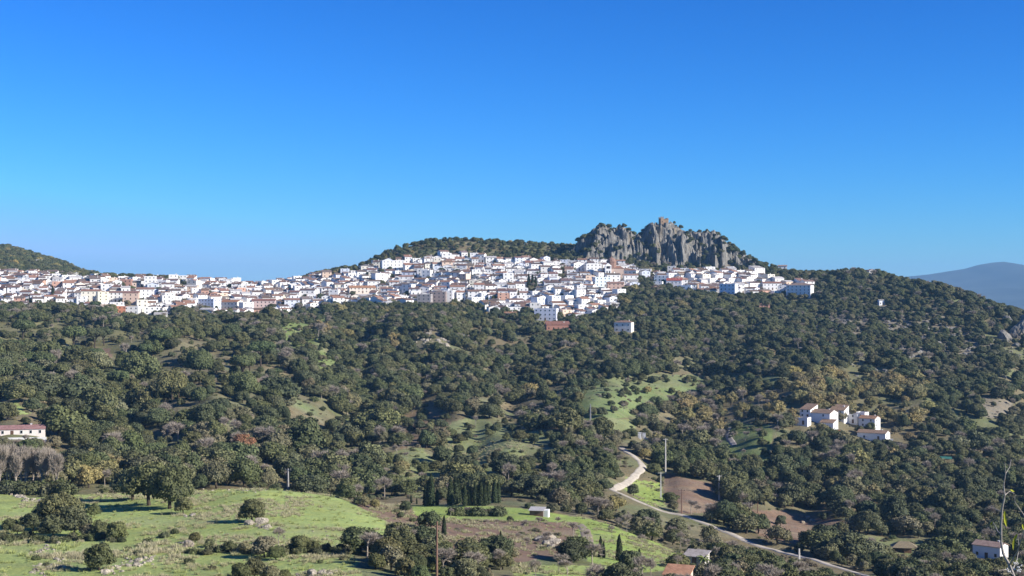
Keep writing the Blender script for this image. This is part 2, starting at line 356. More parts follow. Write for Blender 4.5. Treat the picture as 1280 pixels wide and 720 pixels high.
# ------------------------------------------------------------------ castle crag: a limestone ridge with pinnacles
SKY = [(706,322),(716,312),(724,302),(732,298),(738,295),(744,285),(750,282),(757,283),(763,289),(768,287),(774,284),(781,287),(786,290),(792,293),(798,293),(803,290),(807,284),(812,280),(820,281.5),(826,281),(836,281),(842,282.5),(848,286),(854,291),(862,293),(870,291),(878,294),(886,292),(893,291),(899,295),(904,302),(912,309),(922,316),(934,323),(946,331),(956,336)]
CX0, CX1, CY0, CY1, CS = 48., 268., 1372., 1512., .6
def build_crag():
    xs = np.arange(CX0, CX1, CS); ys = np.arange(CY0, CY1, CS)
    X, Y = np.meshgrid(xs, ys, indexing='ij')
    G = height(X, Y)
    YR = 1448.0
    sk = (360 - np.interp(640 + F * X / YR, [a for a, b in SKY], [b for a, b in SKY])) / F * YR
    wx = X + fbm(X / 9, Y / 9, 71, 3) * 5; wy = Y + fbm(X / 9, Y / 9, 75, 3) * 5
    fl = np.abs(fbm(wx / 19, wy / 60, 81, 3)) * 32 + np.abs(fbm(wx / 6.5, wy / 22, 83, 3)) * 5 - 12
    front = (wy - 1400 - fl * .9) / 33.0
    back = (1492 - wy) / 34.0
    t = np.clip(np.minimum(front, back), 0, 1); t = t ** .62
    st = np.floor(t * 5 + fbm(X / 6, Y / 6, 91, 2) * .6) / 5
    t2 = np.clip(.68 * t + .32 * st, 0, 1)
    H = G + (sk - G) * t2
    r = np.random.RandomState(5)
    for i in range(300):
        cx = r.uniform(66, 226); cy = r.uniform(1398, 1452)
        s0 = np.interp(640 + F * cx / cy, [a for a, b in SKY], [b for a, b in SKY])
        top = (360 - s0) / F * cy
        g = float(height(cx, cy)); f = (cy - 1398) / 52
        tp = g + (top - g) * (f ** .6) * r.uniform(.5, 1.04)
        ax = r.uniform(.7, 1.3); ang = r.uniform(-.3, .3)
        dx = (wx - cx) * math.cos(ang) + (wy - cy) * math.sin(ang); dy = -(wx - cx) * math.sin(ang) + (wy - cy) * math.cos(ang)
        d = np.maximum(np.abs(dx) * 1.25 * ax, np.abs(dy) * .8)
        w = r.uniform(1.3, 4.6)
        h = tp - np.maximum(0, d - w * .35) * r.uniform(3.5, 9.0) - d * .5
        H = np.maximum(H, np.where(d < w * 3, h, -99))
    H = H + (np.abs(fbm(X / 5, Y / 5, 95, 4)) * 3.0 - .8) * np.clip((H - G) / 6, 0, 1)
    def cells(x, y, seed, k):
        ix = np.floor(x).astype(int); iy = np.floor(y).astype(int); bd = np.full(x.shape, 9.); bv = np.zeros(x.shape)
        for a in (-1, 0, 1):
            for b in (-1, 0, 1):
                cx = ix + a; cy = iy + b; jx = cx + _hash(cx, cy, seed); jy = cy + _hash(cx, cy, seed + 5)
                rv = _hash(cx, cy, seed + 9); tilt = (x - jx) * (_hash(cx, cy, seed + 11) - .5) * k + (y - jy) * (_hash(cx, cy, seed + 13) - .5) * k
                d = (x - jx) ** 2 + (y - jy) ** 2; m_ = d < bd; bd = np.where(m_, d, bd); bv = np.where(m_, rv + tilt, bv)
        return bv - .5
    body = np.clip((H - G) / 8, 0, 1)
    H = H + body * (cells(wx / 10, wy / 7, 301, 1.9) * 11 + cells(X / 4.6, Y / 4, 311, 2.0) * 5.5 + cells(X / 1.9, Y / 1.9, 321, 1.5) * 1.6)
    lim = (360 - np.interp(640 + F * X / Y, [a for a, b in SKY], [b for a, b in SKY])) / F * Y
    H = np.minimum(H, lim + cells(X / 4.5, Y / 4.5, 331, 1.5) * 4.0 + fbm(X / 2, Y / 2, 97, 2) * .8)
    H = np.where(H < G + .4, G - 1.5, H)
    o = obj('rock_crag', grid_mesh('rock_crag', np.stack([X, Y, H], -1), [M['rock']], False)); o['kind'] = 'structure'
    return H
CRAG = build_crag()
def surf(x, y):
    """ground or crag height"""
    z = float(height(x, y)); i = int((x - CX0) / CS); j = int((y - CY0) / CS)
    if 1 <= i < CRAG.shape[0] - 1 and 1 <= j < CRAG.shape[1] - 1:
        return max(z, float(CRAG[i, j])), float(abs(CRAG[i + 1, j] - CRAG[i - 1, j]) + abs(CRAG[i, j + 1] - CRAG[i, j - 1])) / (2 * CS), CRAG[i, j] > z
    return z, 0, False

# ------------------------------------------------------------------ tree prototypes
def blob(mb, c, r, rs, amp=.25, sub=2, squash=.8):
    import bmesh
    bm = bmesh.new(); bmesh.ops.create_icosphere(bm, subdivisions=sub, radius=1)
    vs = []
    for v in bm.verts:
        k = 1 + rs.uniform(-amp, amp)
        vs.append((c[0] + v.co.x * r * k, c[1] + v.co.y * r * k, c[2] + v.co.z * r * k * squash))
    fs = [[v.index for v in f.verts] for f in bm.faces]
    bm.free(); mb.add(vs, fs, 0, .0)  # core takes the darkest tone: inner crown shade put into the colour
def leaves(mb, P, N, size, rs, tilt=.42, stretch=1.0, mi=0):
    n = len(P)
    N = N + rs.normal(0, tilt, (n, 3)); N /= np.linalg.norm(N, axis=1)[:, None] + 1e-9
    A = np.cross(N, rs.normal(0, 1, (n, 3))); A /= np.linalg.norm(A, axis=1)[:, None] + 1e-9
    B = np.cross(N, A)
    s = size * rs.uniform(.6, 1.35, (n, 1)); u = s * rs.uniform(.6, 1, (n, 1)) * stretch
    V = np.stack([P - A * s, P - B * u, P + A * s, P + B * u], 1).reshape(-1, 3)
    o = len(mb.v); mb.v += V.tolist(); mb.f += (np.arange(n * 4).reshape(-1, 4) + o).tolist(); mb.m += [mi] * n
    mb.a += rs.uniform(0, 1, n).tolist()
def crown(seed, R_=4., H=5., zb=1.6, ncl=14, nl=2600, ls=.26, core=.80, flat=1.0, ragged=1.0):
    rs = np.random.RandomState(seed); mb = MB()
    cl = []
    for i in range(ncl):
        a = i * 2.4 + rs.uniform(-.4, .4); zz = (i + .5) / ncl
        rr = R_ * .62 * math.sqrt(max(0.02, 1 - (zz * 1.5 - .55) ** 2)) * rs.uniform(.6, 1.25)
        cr = R_ * rs.uniform(.25, .56) * (1.12 - .35 * zz)
        c = np.array([math.cos(a) * rr, math.sin(a) * rr, zb + cr * .7 + zz * (H - cr * 1.5) + rs.uniform(-.09, .07) * H * (zz > .2)])
        cl.append((c, cr))
    cl.append((np.array([0, 0, zb + H * .45]), R_ * .6))
    for c, cr in cl: blob(mb, c, cr * core, rs, .16, 2, .82 * flat)
    per = nl // len(cl)
    for c, cr in cl:
        d = rs.normal(0, 1, (per * 2, 3)); d /= np.linalg.norm(d, axis=1)[:, None]
        d = d[d[:, 2] > -.65][:per * 2]
        rad = cr * (rs.uniform(.86, 1.10, (len(d), 1)) + (rs.uniform(0, 1, (len(d), 1)) ** 6) * .3 * ragged)
        P = c + d * rad * np.array([1, 1, .85 * flat])
        keep = np.ones(len(P), bool)
        for c2, r2 in cl:
            if c2 is c: continue
            q = (P - c2) / np.array([1, 1, .85 * flat]); keep &= (q ** 2).sum(1) > (r2 * .82) ** 2
        leaves(mb, P[keep], d[keep], ls, rs)
    return mb
def trunk(seed, h=3., r=.32, spread=2.2, n=5, mi=0):
    rs = random.Random(seed); mb = MB()
    top = (rs.uniform(-.3, .3), rs.uniform(-.3, .3), h * .55)
    mb.tube([(0, 0, -.8), (0, 0, .2), top], [r * 1.35, r, r * .8], 7, mi)
    for i in range(n):
        a = i * 2 * math.pi / n + rs.uniform(-.4, .4); s = spread * rs.uniform(.6, 1)
        mb.tube([top, (top[0] + math.cos(a) * s * .45, top[1] + math.sin(a) * s * .45, h * .95), (math.cos(a) * s, math.sin(a) * s, h * 1.45)], [r * .6, r * .4, r * .15], 5, mi)
    return mb
def cypress_crown(seed, H=9., R_=.95):
    rs = np.random.RandomState(seed); mb = MB()
    n = 9; 
    for i in range(n):
        f = (i + .5) / n; r = R_ * (1 - f ** 2.2) ** .8 * (.72 if f < .08 else 1) * .78
        blob(mb, (rs.uniform(-.08, .08), rs.uniform(-.08, .08), .5 + f * (H - .7)), max(.2, r), rs, .14, 2, 1.0 * max(.55, H / n / (2 * max(.2, r)) * 1.7))
    m = 1700
    f = rs.uniform(0.01, 1, m); a = rs.uniform(0, 6.283, m)
    r = R_ * (1 - f ** 2.2) ** .8 * rs.uniform(.82, 1.12, m) * (1 + .1 * np.sin(a * 3 + f * 9)) + .05
    P = np.stack([np.cos(a) * r, np.sin(a) * r, .35 + f * (H - .3)], 1); N = np.stack([np.cos(a), np.sin(a), np.full(m, .35)], 1)
    leaves(mb, P, N, .17, rs, .6, 1.6); return mb
def bare_crown(seed, H=8., R_=3.2, up=.7, twigs=1500, z0=.22):
    rs = np.random.RandomState(seed); mb = MB()
    def br(p, d, L, r, lev):
        q = p + d * L; mid = p + d * L * .5 + rs.normal(0, .05 * L, 3)
        mb.tube([p, mid, q], [r, r * .8, r * .55], 4, 0, False)
        if lev == 0:
            ends.append((q, d)); ends.append((mid, d)); return
        for k in range(4 if lev > 1 else 3):
            nd = d + rs.normal(0, .55, 3) + np.array([0, 0, up * .35]); nd /= np.linalg.norm(nd)
            br(p + d * L * rs.uniform(.55, 1), nd, L * rs.uniform(.62, .8), r * .55, lev - 1)
    ends = []
    br(np.array([0, 0, H * z0]), np.array([0, 0, 1.]), H * .25, H * .018, 3)
    if z0 < .2:
        for k in range(7):
            a = k * 2.4; nd = np.array([math.cos(a) * .45, math.sin(a) * .45, 1.]); br(np.array([0, 0, H * (z0 + .05 * k)]), nd / np.linalg.norm(nd), H * .17, H * .008, 2)
    E = [ends[i] for i in rs.randint(0, len(ends), twigs)]
    for q, d in E:
        nd = d * .8 + rs.normal(0, .6, 3) + np.array([0, 0, .3 * up]); nd /= np.linalg.norm(nd); L = rs.uniform(.5, 1.3) * H / 8
        s = np.cross(nd, rs.normal(0, 1, 3)); s /= np.linalg.norm(s); w = .018 * H / 8 + .012
        a = q; b = q + nd * L
        mb.add([a - s * w, a + s * w, b + s * w * .4, b - s * w * .4], [(0, 1, 2, 3)])
    v = np.array(mb.v); rr = np.abs(v[:, :2]).max(); 
    v[:, :2] *= R_ / max(rr * .8, .1); v[:, 2] *= H / v[:, 2].max(); mb.v = v.tolist()
    return mb
def bare_trunk(H=8.):
    mb = MB(); mb.tube([(0, 0, -.8), (0, 0, H * .1), (.05, 0, H * .24)], [H * .026, H * .021, H * .018], 6, 0); return mb
def palm_crown(seed):
    rs = np.random.RandomState(seed); mb = MB()
    for i in range(34):
        a = i * 2.4; e = rs.uniform(-.2, 1.25); L = rs.uniform(1.9, 2.5); pts = []
        for k in range(6):
            t = k / 5; pts.append(np.array([math.cos(a) * L * t * math.cos(e * (1 - t * .3)), math.sin(a) * L * t * math.cos(e * (1 - t * .3)), 3.2 + L * (math.sin(e) * t - .55 * t * t)]))
        side = np.array([-math.sin(a), math.cos(a), 0])
        for k in range(5):
            w0 = .22 * (1 - k / 6); w1 = .22 * (1 - (k + 1) / 6); dz = np.array([0, 0, -.12])
            for sg in (-1, 1):
                mb.add([pts[k], pts[k + 1], pts[k + 1] + side * w1 * 1.8 * sg + dz, pts[k] + side * w0 * 1.8 * sg + dz], [(0, 1, 2, 3)], 0, rs.uniform(0, 1))
    return mb
PROTO = {}      # kind -> list of (crown mesh, trunk mesh, joined mesh, unit height, unit radius)
VCOL = bpy.data.collections.new('tree_shapes')        # not linked: shapes the woodland instances
VNAMES = []
def addproto(kind, cmb, tmb, cm, tm, h, r):
    cme = cmb.mesh(kind + '_crown', [cm]); tme = tmb.mesh(kind + '_trunk', [tm])
    j = MB(); j.v = list(cmb.v); j.f = list(cmb.f); j.m = [0] * len(cmb.f); j.a = list(cmb.a)
    j.add(tmb.v, tmb.f, 1, .5)
    jme = j.mesh(kind + '_whole', [cm, tm])
    o = bpy.data.objects.new('shape_%03d' % len(VNAMES), jme); VCOL.objects.link(o)
    PROTO.setdefault(kind, []).append((cme, tme, len(VNAMES), h, r)); VNAMES.append(kind)
FO, BK, TW = M['foliage'], M['bark'], M['twig']
for i in range(5): addproto('oak', crown(100 + i, 4 + .2 * (i % 3), 5.9 + .4 * (i % 2), 1.2, 13 + i), trunk(i, 3.), FO, BK, 7.3, 4.1)
for i in range(2): addproto('great_oak', crown(120 + i, 5.2, 7.5, 2.0, 24, 6500, .25), trunk(60 + i, 3.8, .45, 3), FO, BK, 9.6, 5.2)
for i in range(3): addproto('open', crown(200 + i, 3.7, 5.0, 1.4, 11, 2000, .24, .66, 1, 2), trunk(20 + i, 3.), FO, BK, 6.6, 3.9)
for i in range(2): addproto('pine', crown(300 + i, 3.9, 3.6, 4.4, 16, 2800, .22, .84, .85, .5), trunk(40 + i, 5.2, .3, 2.6), FO, BK, 8.2, 4.4)
for i in range(2): addproto('cypress', cypress_crown(400 + i, 9, .95 + .1 * i), trunk(50, 1.2, .16, .2, 3), FO, BK, 9.0, 1.0)
for i in range(3): addproto('bare', bare_crown(500 + i, 7.5, 3.0, .7 + .3 * i), bare_trunk(7.5), TW, TW, 7.5, 3.0)
for i in range(2): addproto('poplar', bare_crown(520 + i, 12, 2.5, 3.0, 4200, .10), bare_trunk(12), TW, TW, 12, 2.9)
for i in range(3): addproto('bush', crown(600 + i, 1.5, 1.7, -.1, 8, 1100, .15, .68, 1, 3.2), trunk(70 + i, .8, .08, .7, 4), FO, BK, 1.7, 1.5)
addproto('palm', palm_crown(1), (lambda m: (m.tube([(0,0,-.6),(0.05,0,1.6),(0,0,3.3)],[.24,.19,.17],8), m)[1])(MB()), FO, BK, 4.4, 2.3)

OAKC = [(.088,.098,.044),(.102,.108,.050),(.070,.080,.040),(.118,.119,.054),(.082,.094,.050)]
OLIVEC = [(.140,.138,.078),(.158,.150,.090),(.128,.130,.070),(.172,.158,.100)]
AUTC = [(.24,.20,.095),(.21,.185,.09),(.28,.235,.10),(.19,.175,.09)]
GREENC = [(.075,.092,.044),(.088,.104,.048)]
def jit(c, r, k=.16):
    f = r.uniform(1 - k, 1 + k); return tuple(max(.01, v * f * r.uniform(.94, 1.06)) for v in c)

# ------------------------------------------------------------------ list of trees: dict(kind, x, y, z, s, tint, sp species)
TREES = []
SPEC = {  # species -> (proto kinds, palette, default height, noun)
 'holm_oak': (['oak'], OAKC, 6.2, 'holm oak'), 'great_oak': (['great_oak'], OAKC, 9.5, 'broad oak'),
 'olive_tree': (['open', 'oak'], OLIVEC, 5.0, 'olive tree'), 'pine_tree': (['pine'], GREENC, 8.5, 'umbrella pine'),
 'cypress_tree': (['cypress'], [(.035,.048,.022),(.042,.056,.025)], 9, 'cypress'), 'bare_tree': (['bare'], [(1,1,1)], 6.5, 'leafless tree'),
 'bare_poplar': (['poplar'], [(1,1,1)], 12, 'leafless poplar'), 'autumn_tree': (['open'], AUTC, 6.8, 'autumn tree'),
 'bush': (['bush'], [(.07,.08,.04),(.10,.105,.06),(.085,.10,.045)], 1.9, 'bush'), 'palm_tree': (['palm'], [(.13,.17,.05)], 4, 'palm'),
 'rusty_tree': (['oak'], [(.21,.10,.06)], 6, 'rust-red tree'), 'green_tree': (['oak', 'open'], GREENC, 6, 'fresh green tree'),
}
def put(sp, x, y, h=None, tint=None, z=None, label=None, rs=rnd, sxy=1):
    kinds, pal, dh, noun = SPEC[sp]
    kd = rs.choice(kinds); pi = rs.randrange(len(PROTO[kd])); pr = PROTO[kd][pi]
    h = h or dh * rs.uniform(.72, 1.25)
    s = h / pr[3]
    t = tint or jit(rs.choice(pal), rs)
    if z is None: z = surf(x, y)[0]
    TREES.append(dict(sp=sp, kd=kd, pi=pi, x=x, y=y, z=z - .1, s=s, sxy=sxy, rot=rs.uniform(0, 6.28), tint=t, h=h, r=pr[4] * s * sxy, label=label, vi=pr[2]))
def putp(sp, px, py, hpx, label=None, tint=None, sxy=1, Y=None):
    """a tree whose foot is seen at px,py and which stands hpx pixels tall in the photo"""
    x, y, z = at(px, py); put(sp, x, y, hpx * y / F, tint, z, label, sxy=sxy)

HAND = [
 ('great_oak',186,632,56,'tall oak casting a long shadow at the meadow top, left of its close neighbour'),
 ('great_oak',212,636,54,'tall oak at the meadow top, rightmost of the shadow-casting pair'),
 ('great_oak',166,626,44,None),
 ('holm_oak',315,653,30,'lone round holm oak in mid meadow beside pale boulders'),
 ('holm_oak',124,713,35,'dark round holm oak by the stone bank at bottom left'),
 ('great_oak',73,662,47,'largest oak in the clump on the left meadow'),
 ('holm_oak',42,664,27,None),('holm_oak',92,670,38,None),('holm_oak',66,672,32,None),
 ('holm_oak',118,646,17,'small windswept oak standing alone above the meadow hedge'),
 ('holm_oak',146,675,24,'rounded oak at the right end of the left meadow hedge'),('holm_oak',126,672,22,None),('olive_tree',110,672,18,None),
 ('holm_oak',229,642,21,'small grey-green oak just right of the tall meadow oaks'),
 ('holm_oak',12,664,18,None),('olive_tree',22,668,14,None),
 ('holm_oak',244,678,14,None),('olive_tree',262,684,12,None),('holm_oak',286,690,15,None),('olive_tree',305,692,16,None),
 ('olive_tree',331,697,28,None),('holm_oak',345,700,20,None),('bare_tree',348,682,26,'leaning leafless tree above the middle hedge'),
 ('holm_oak',376,690,22,None),('holm_oak',392,690,15,None),('olive_tree',408,690,12,None),('holm_oak',428,690,10,None),
 ('holm_oak',318,722,26,None),('holm_oak',300,726,24,None),('olive_tree',338,728,24,None),('holm_oak',355,724,14,None),
 ('green_tree',537,664,28,'bright narrow green tree at the left edge of the brown terrace'),
 ('holm_oak',501,648,9,None),('bush',515,652,5,None),
 ('autumn_tree',456,634,14,None),('autumn_tree',469,636,13,None),('green_tree',436,625,20,None),('bush',447,630,9,None),
 ('green_tree',507,640,15,None),
 ('rusty_tree',304,572,30,'rust-red autumn tree among the dark oaks of the left slope'),
 ('pine_tree',326,458,34,'tall umbrella pine with flat dark crown in the gully'),('pine_tree',304,478,36,None),('pine_tree',312,465,26,None),
 ('pine_tree',28,428,30,None),('pine_tree',92,440,34,None),('pine_tree',118,438,30,None),('pine_tree',75,400,22,None),('pine_tree',200,440,30,None),
 ('pine_tree',130,432,24,None),('pine_tree',73,482,30,None),
 ('great_oak',305,500,36,None),('great_oak',175,480,40,None),('great_oak',250,470,34,None),('great_oak',215,500,38,None),
 ('bare_tree',333,492,26,None),('pine_tree',330,500,10,None),
 ('bare_tree',398,424,22,None),('autumn_tree',402,420,20,None),
 ('great_oak',765,472,24,None),('great_oak',785,474,27,None),('great_oak',805,473,22,None),('great_oak',750,470,18,None),
 ('great_oak',500,700,42,'dark rounded oak left of the timber pole'),('great_oak',484,705,34,None),
 ('great_oak',608,706,30,None),('holm_oak',570,712,26,None),('holm_oak',540,716,24,None),('great_oak',520,720,28,None),('holm_oak',590,716,24,None),('olive_tree',628,712,24,None),
 ('holm_oak',470,712,22,None),('green_tree',525,728,22,None),('olive_tree',560,728,20,None),('holm_oak',600,730,22,None),('green_tree',583,722,18,None),
 ('palm_tree',846,706,17,'small palm in the garden behind the orange roof'),('palm_tree',879,712,20,'small palm right of the tin roof near bottom centre'),
 ('green_tree',820,512,18,None),
]
HAND += [('great_oak',912,628,34,None),('great_oak',925,634,30,None),('great_oak',905,655,30,None),('holm_oak',880,600,20,None),('great_oak',1050,640,34,None),('great_oak',990,618,30,None),('great_oak',1085,668,30,None),
 ('great_oak',868,586,26,None),('great_oak',845,584,22,None),('great_oak',1012,612,30,None),('great_oak',1150,640,34,None),('great_oak',1190,650,32,None),('great_oak',940,595,28,None)]
for sp, px, py, h, lb in HAND: putp(sp, px, py, h, lb)
for (px, py, h) in [(539,633,41),(535.5,633,33),(531.5,632,27),(563,632,35),(569.5,631,36),(573,630,30),(581,633,29),(594,632,30),(598,632,27),(602,632,31),(606,632,26),(610,631,29),(618,629,30),(623,629,28),
                    (514,629,12),(521,630,9),(555,670,26),(626,678,15),(751,697,27),(754.5,697,20),(774,701,33),(799,711,26),(1205,693,26),(546,632,22),(587,632,24)]:
    putp('cypress_tree', px, py, h, None, sxy=1.0)
EDGE = [(0,386),(60,386),(140,393),(205,396),(250,391),(330,396),(380,388),(440,380),(478,388),(560,386),(612,396),(690,396),(740,400),(770,382),(815,368),(860,370),(900,376),(1010,376)]
for i in range(170):
    a = rnd.uniform(0, 1010); b = float(np.interp(a, [e[0] for e in EDGE], [e[1] for e in EDGE])) - rnd.uniform(-5, 9)
    if not any(abs(a - q) < 12 for q in (683, 531, 547, 164, 143, 1000)): putp(rnd.choice(['holm_oak', 'holm_oak', 'olive_tree', 'bare_tree']), a, b, rnd.uniform(5.5, 11))
for i in range(60):
    a = rnd.uniform(0, 760); putp(rnd.choice(['holm_oak', 'olive_tree']), a, float(np.interp(a, [e[0] for e in EDGE], [e[1] for e in EDGE])) - rnd.uniform(10, 40), rnd.uniform(5, 8.5))
for (px, hh) in [(661,20),(665.6,19),(669.5,17)]: putp('cypress_tree', px, 362, hh, None, sxy=1.1)
putp('cypress_tree', 66, 378, 21); putp('cypress_tree', 46, 383, 11)
for i in range(12): putp('bare_poplar', 1 + i * 6.4 + rnd.uniform(-2, 2), 608 + rnd.uniform(-6, 5), rnd.uniform(50, 68) - i * .8)
for i in range(12): putp('autumn_tree', 84 + rnd.uniform(0, 66), 612 - rnd.uniform(0, 22), rnd.uniform(18, 30))
for i in range(14): putp('olive_tree' if i % 2 else 'bare_tree', i * 5.2, 560 + rnd.uniform(-3, 3), rnd.uniform(10, 17))
for i in range(16): putp('bush', 1 + i * 5.5, 617 + rnd.uniform(-4, 2), rnd.uniform(9, 17))
for i in range(9): putp('bare_tree', 660 + i * 20 + rnd.uniform(-6, 6), 690 + rnd.uniform(-28, 8), rnd.uniform(12, 20))
for i in range(8): putp('bare_tree', 575 + i * 17 + rnd.uniform(-6, 6), 664 + rnd.uniform(-8, 14), rnd.uniform(8, 14))
for i in range(9): putp('bush' if i % 3 else 'bare_tree', 562 + i * 7.5 + rnd.uniform(-2, 2), 645, rnd.uniform(9, 13))
for i in range(34): putp('bush', 236 + i * 6.3 + rnd.uniform(-4, 4), 691 + rnd.uniform(-3, 3), rnd.uniform(6, 10))
for i in range(20): putp('bush', 2 + i * 8 + rnd.uniform(-4, 4), 676 + rnd.uniform(-3, 3), rnd.uniform(6, 10))
for (px, py) in [(205,672),(219,667),(172,694),(160,688),(185,680),(235,705),(45,700),(58,708),(265,712),(400,704),(430,700)]: putp('bush', px, py, rnd.uniform(5, 8))

# tree-free windows: keep what the photograph shows unhidden (foot px, foot py, half width, height)
CLEAR = [(1005,536,14,0),(1050,530,40,26),(1092,549,24,26),(1238,697,22,22),(26,541,40,18),(832,592,3,40),(826,622,3,30),(852,643,3,30),(899,626,3,28),(803,549,9,9),(674,646,13,9),(360,612,3,24),
 (578,633,50,38),(1130,692,16,18),(684,672,16,12),(1008,656,12,16),(780,416,13,18),(697,412,14,9),(682,402,14,18),(634,400,12,10),(1101,382,4,8),(1000,376,20,26),(912,556,8,14),(738,525,2,18),(1182,578,8,8),
 (165,392,18,16),(848,716,14,8),(870,704,12,12),(200,396,18,8),(310,392,14,14),(955,386,7,8),(947,641,2,12),(999,700,2,14),(1262,612,4,6),(545,428,18,7),(1265,425,12,28)]
roadpts = [at(a, b) for a, b in ROAD]
def dense_line(pts, step):
    out = []
    for (x0, y0, z0), (x1, y1, z1) in zip(pts[:-1], pts[1:]):
        n = max(1, int(math.hypot(x1 - x0, y1 - y0) / step))
        for k in range(n): out.append((x0 + (x1 - x0) * k / n, y0 + (y1 - y0) * k / n))
    out.append(pts[-1][:2]); return out
RD = dense_line(roadpts, 4.0)
RDP = [(*proj(x, y, float(height(x, y))), y) for x, y in RD]
CLR = [(a, b, w, h, at(a, b)[1]) for a, b, w, h in CLEAR]
SUNNY = [(at(a, b)[0], at(a, b)[1], w) for a, b, w in ((1238, 697, 17), (1030, 530, 9), (1078, 530, 9), (1095, 549, 9), (1008, 526, 6), (780, 414, 12), (22, 541, 10))]
def blocked(x, y, z, r, h):
    for a, b, w in SUNNY:
        if -4 < x - a < w + 8 and -12 < y - b < 6 and (x - a) + (y - b) * -.38 < w + 8: return True
    px, py = proj(x, y, z); rp = r * F / y; tp = py - h * F / y
    for a, b, w, hh, Y in CLR:
        if y < Y + 6 and abs(px - a) < w + rp * .7 and tp < b - 3 and py > b - hh: return True
    for a, b, Y in RDP:
        if y < Y + 4 and abs(px - a) < rp * .8 + 2 and tp < b + 0 and py > b - 3: return True
    return False
# ------------------------------------------------------------------ visibility (half-resolution coverage, nearest first)
W2, H2 = 640, 360
_pxs = np.arange(W2) * 2 + 1
TERR = np.full((len(YS), W2), 9999.)
for k, Y in enumerate(YS):
    X = (_pxs - 640) / F * Y; TERR[k] = 360 - F * height(X, np.full_like(X, Y)) / Y
TERR = np.minimum.accumulate(TERR, 0)
cover = np.zeros((H2, W2), bool)
def cover_box(x, y, z, r, h, ellipse=True, base=.15):
    px, py = proj(x, y, z); rp = r * F / y; hp = h * F / y
    x0 = int((px - rp) / 2); x1 = int((px + rp) / 2) + 1; y0 = int((py - hp) / 2); y1 = int((py - hp * base) / 2) + 1
    x0, x1 = max(0, x0), min(W2, x1); y0, y1 = max(0, y0), min(H2, y1)
    if x0 >= x1 or y0 >= y1: return 0
    k = int(np.searchsorted(YS, y - 6)); tl = TERR[min(max(k, 0), len(YS) - 1), x0:x1] / 2
    gy = np.arange(y0, y1)[:, None]; gx = np.arange(x0, x1)[None, :]
    m = gy < tl[None, :]
    if ellipse: m = m & ((((gx * 2 + 1 - px) / max(rp, 1)) ** 2 + ((gy * 2 + 1 - (py - hp * .55)) / max(hp * .5, 1)) ** 2) < 1)
    sub = cover[y0:y1, x0:x1]; new = m & ~sub; c = int(new.sum()); sub |= m
    return c

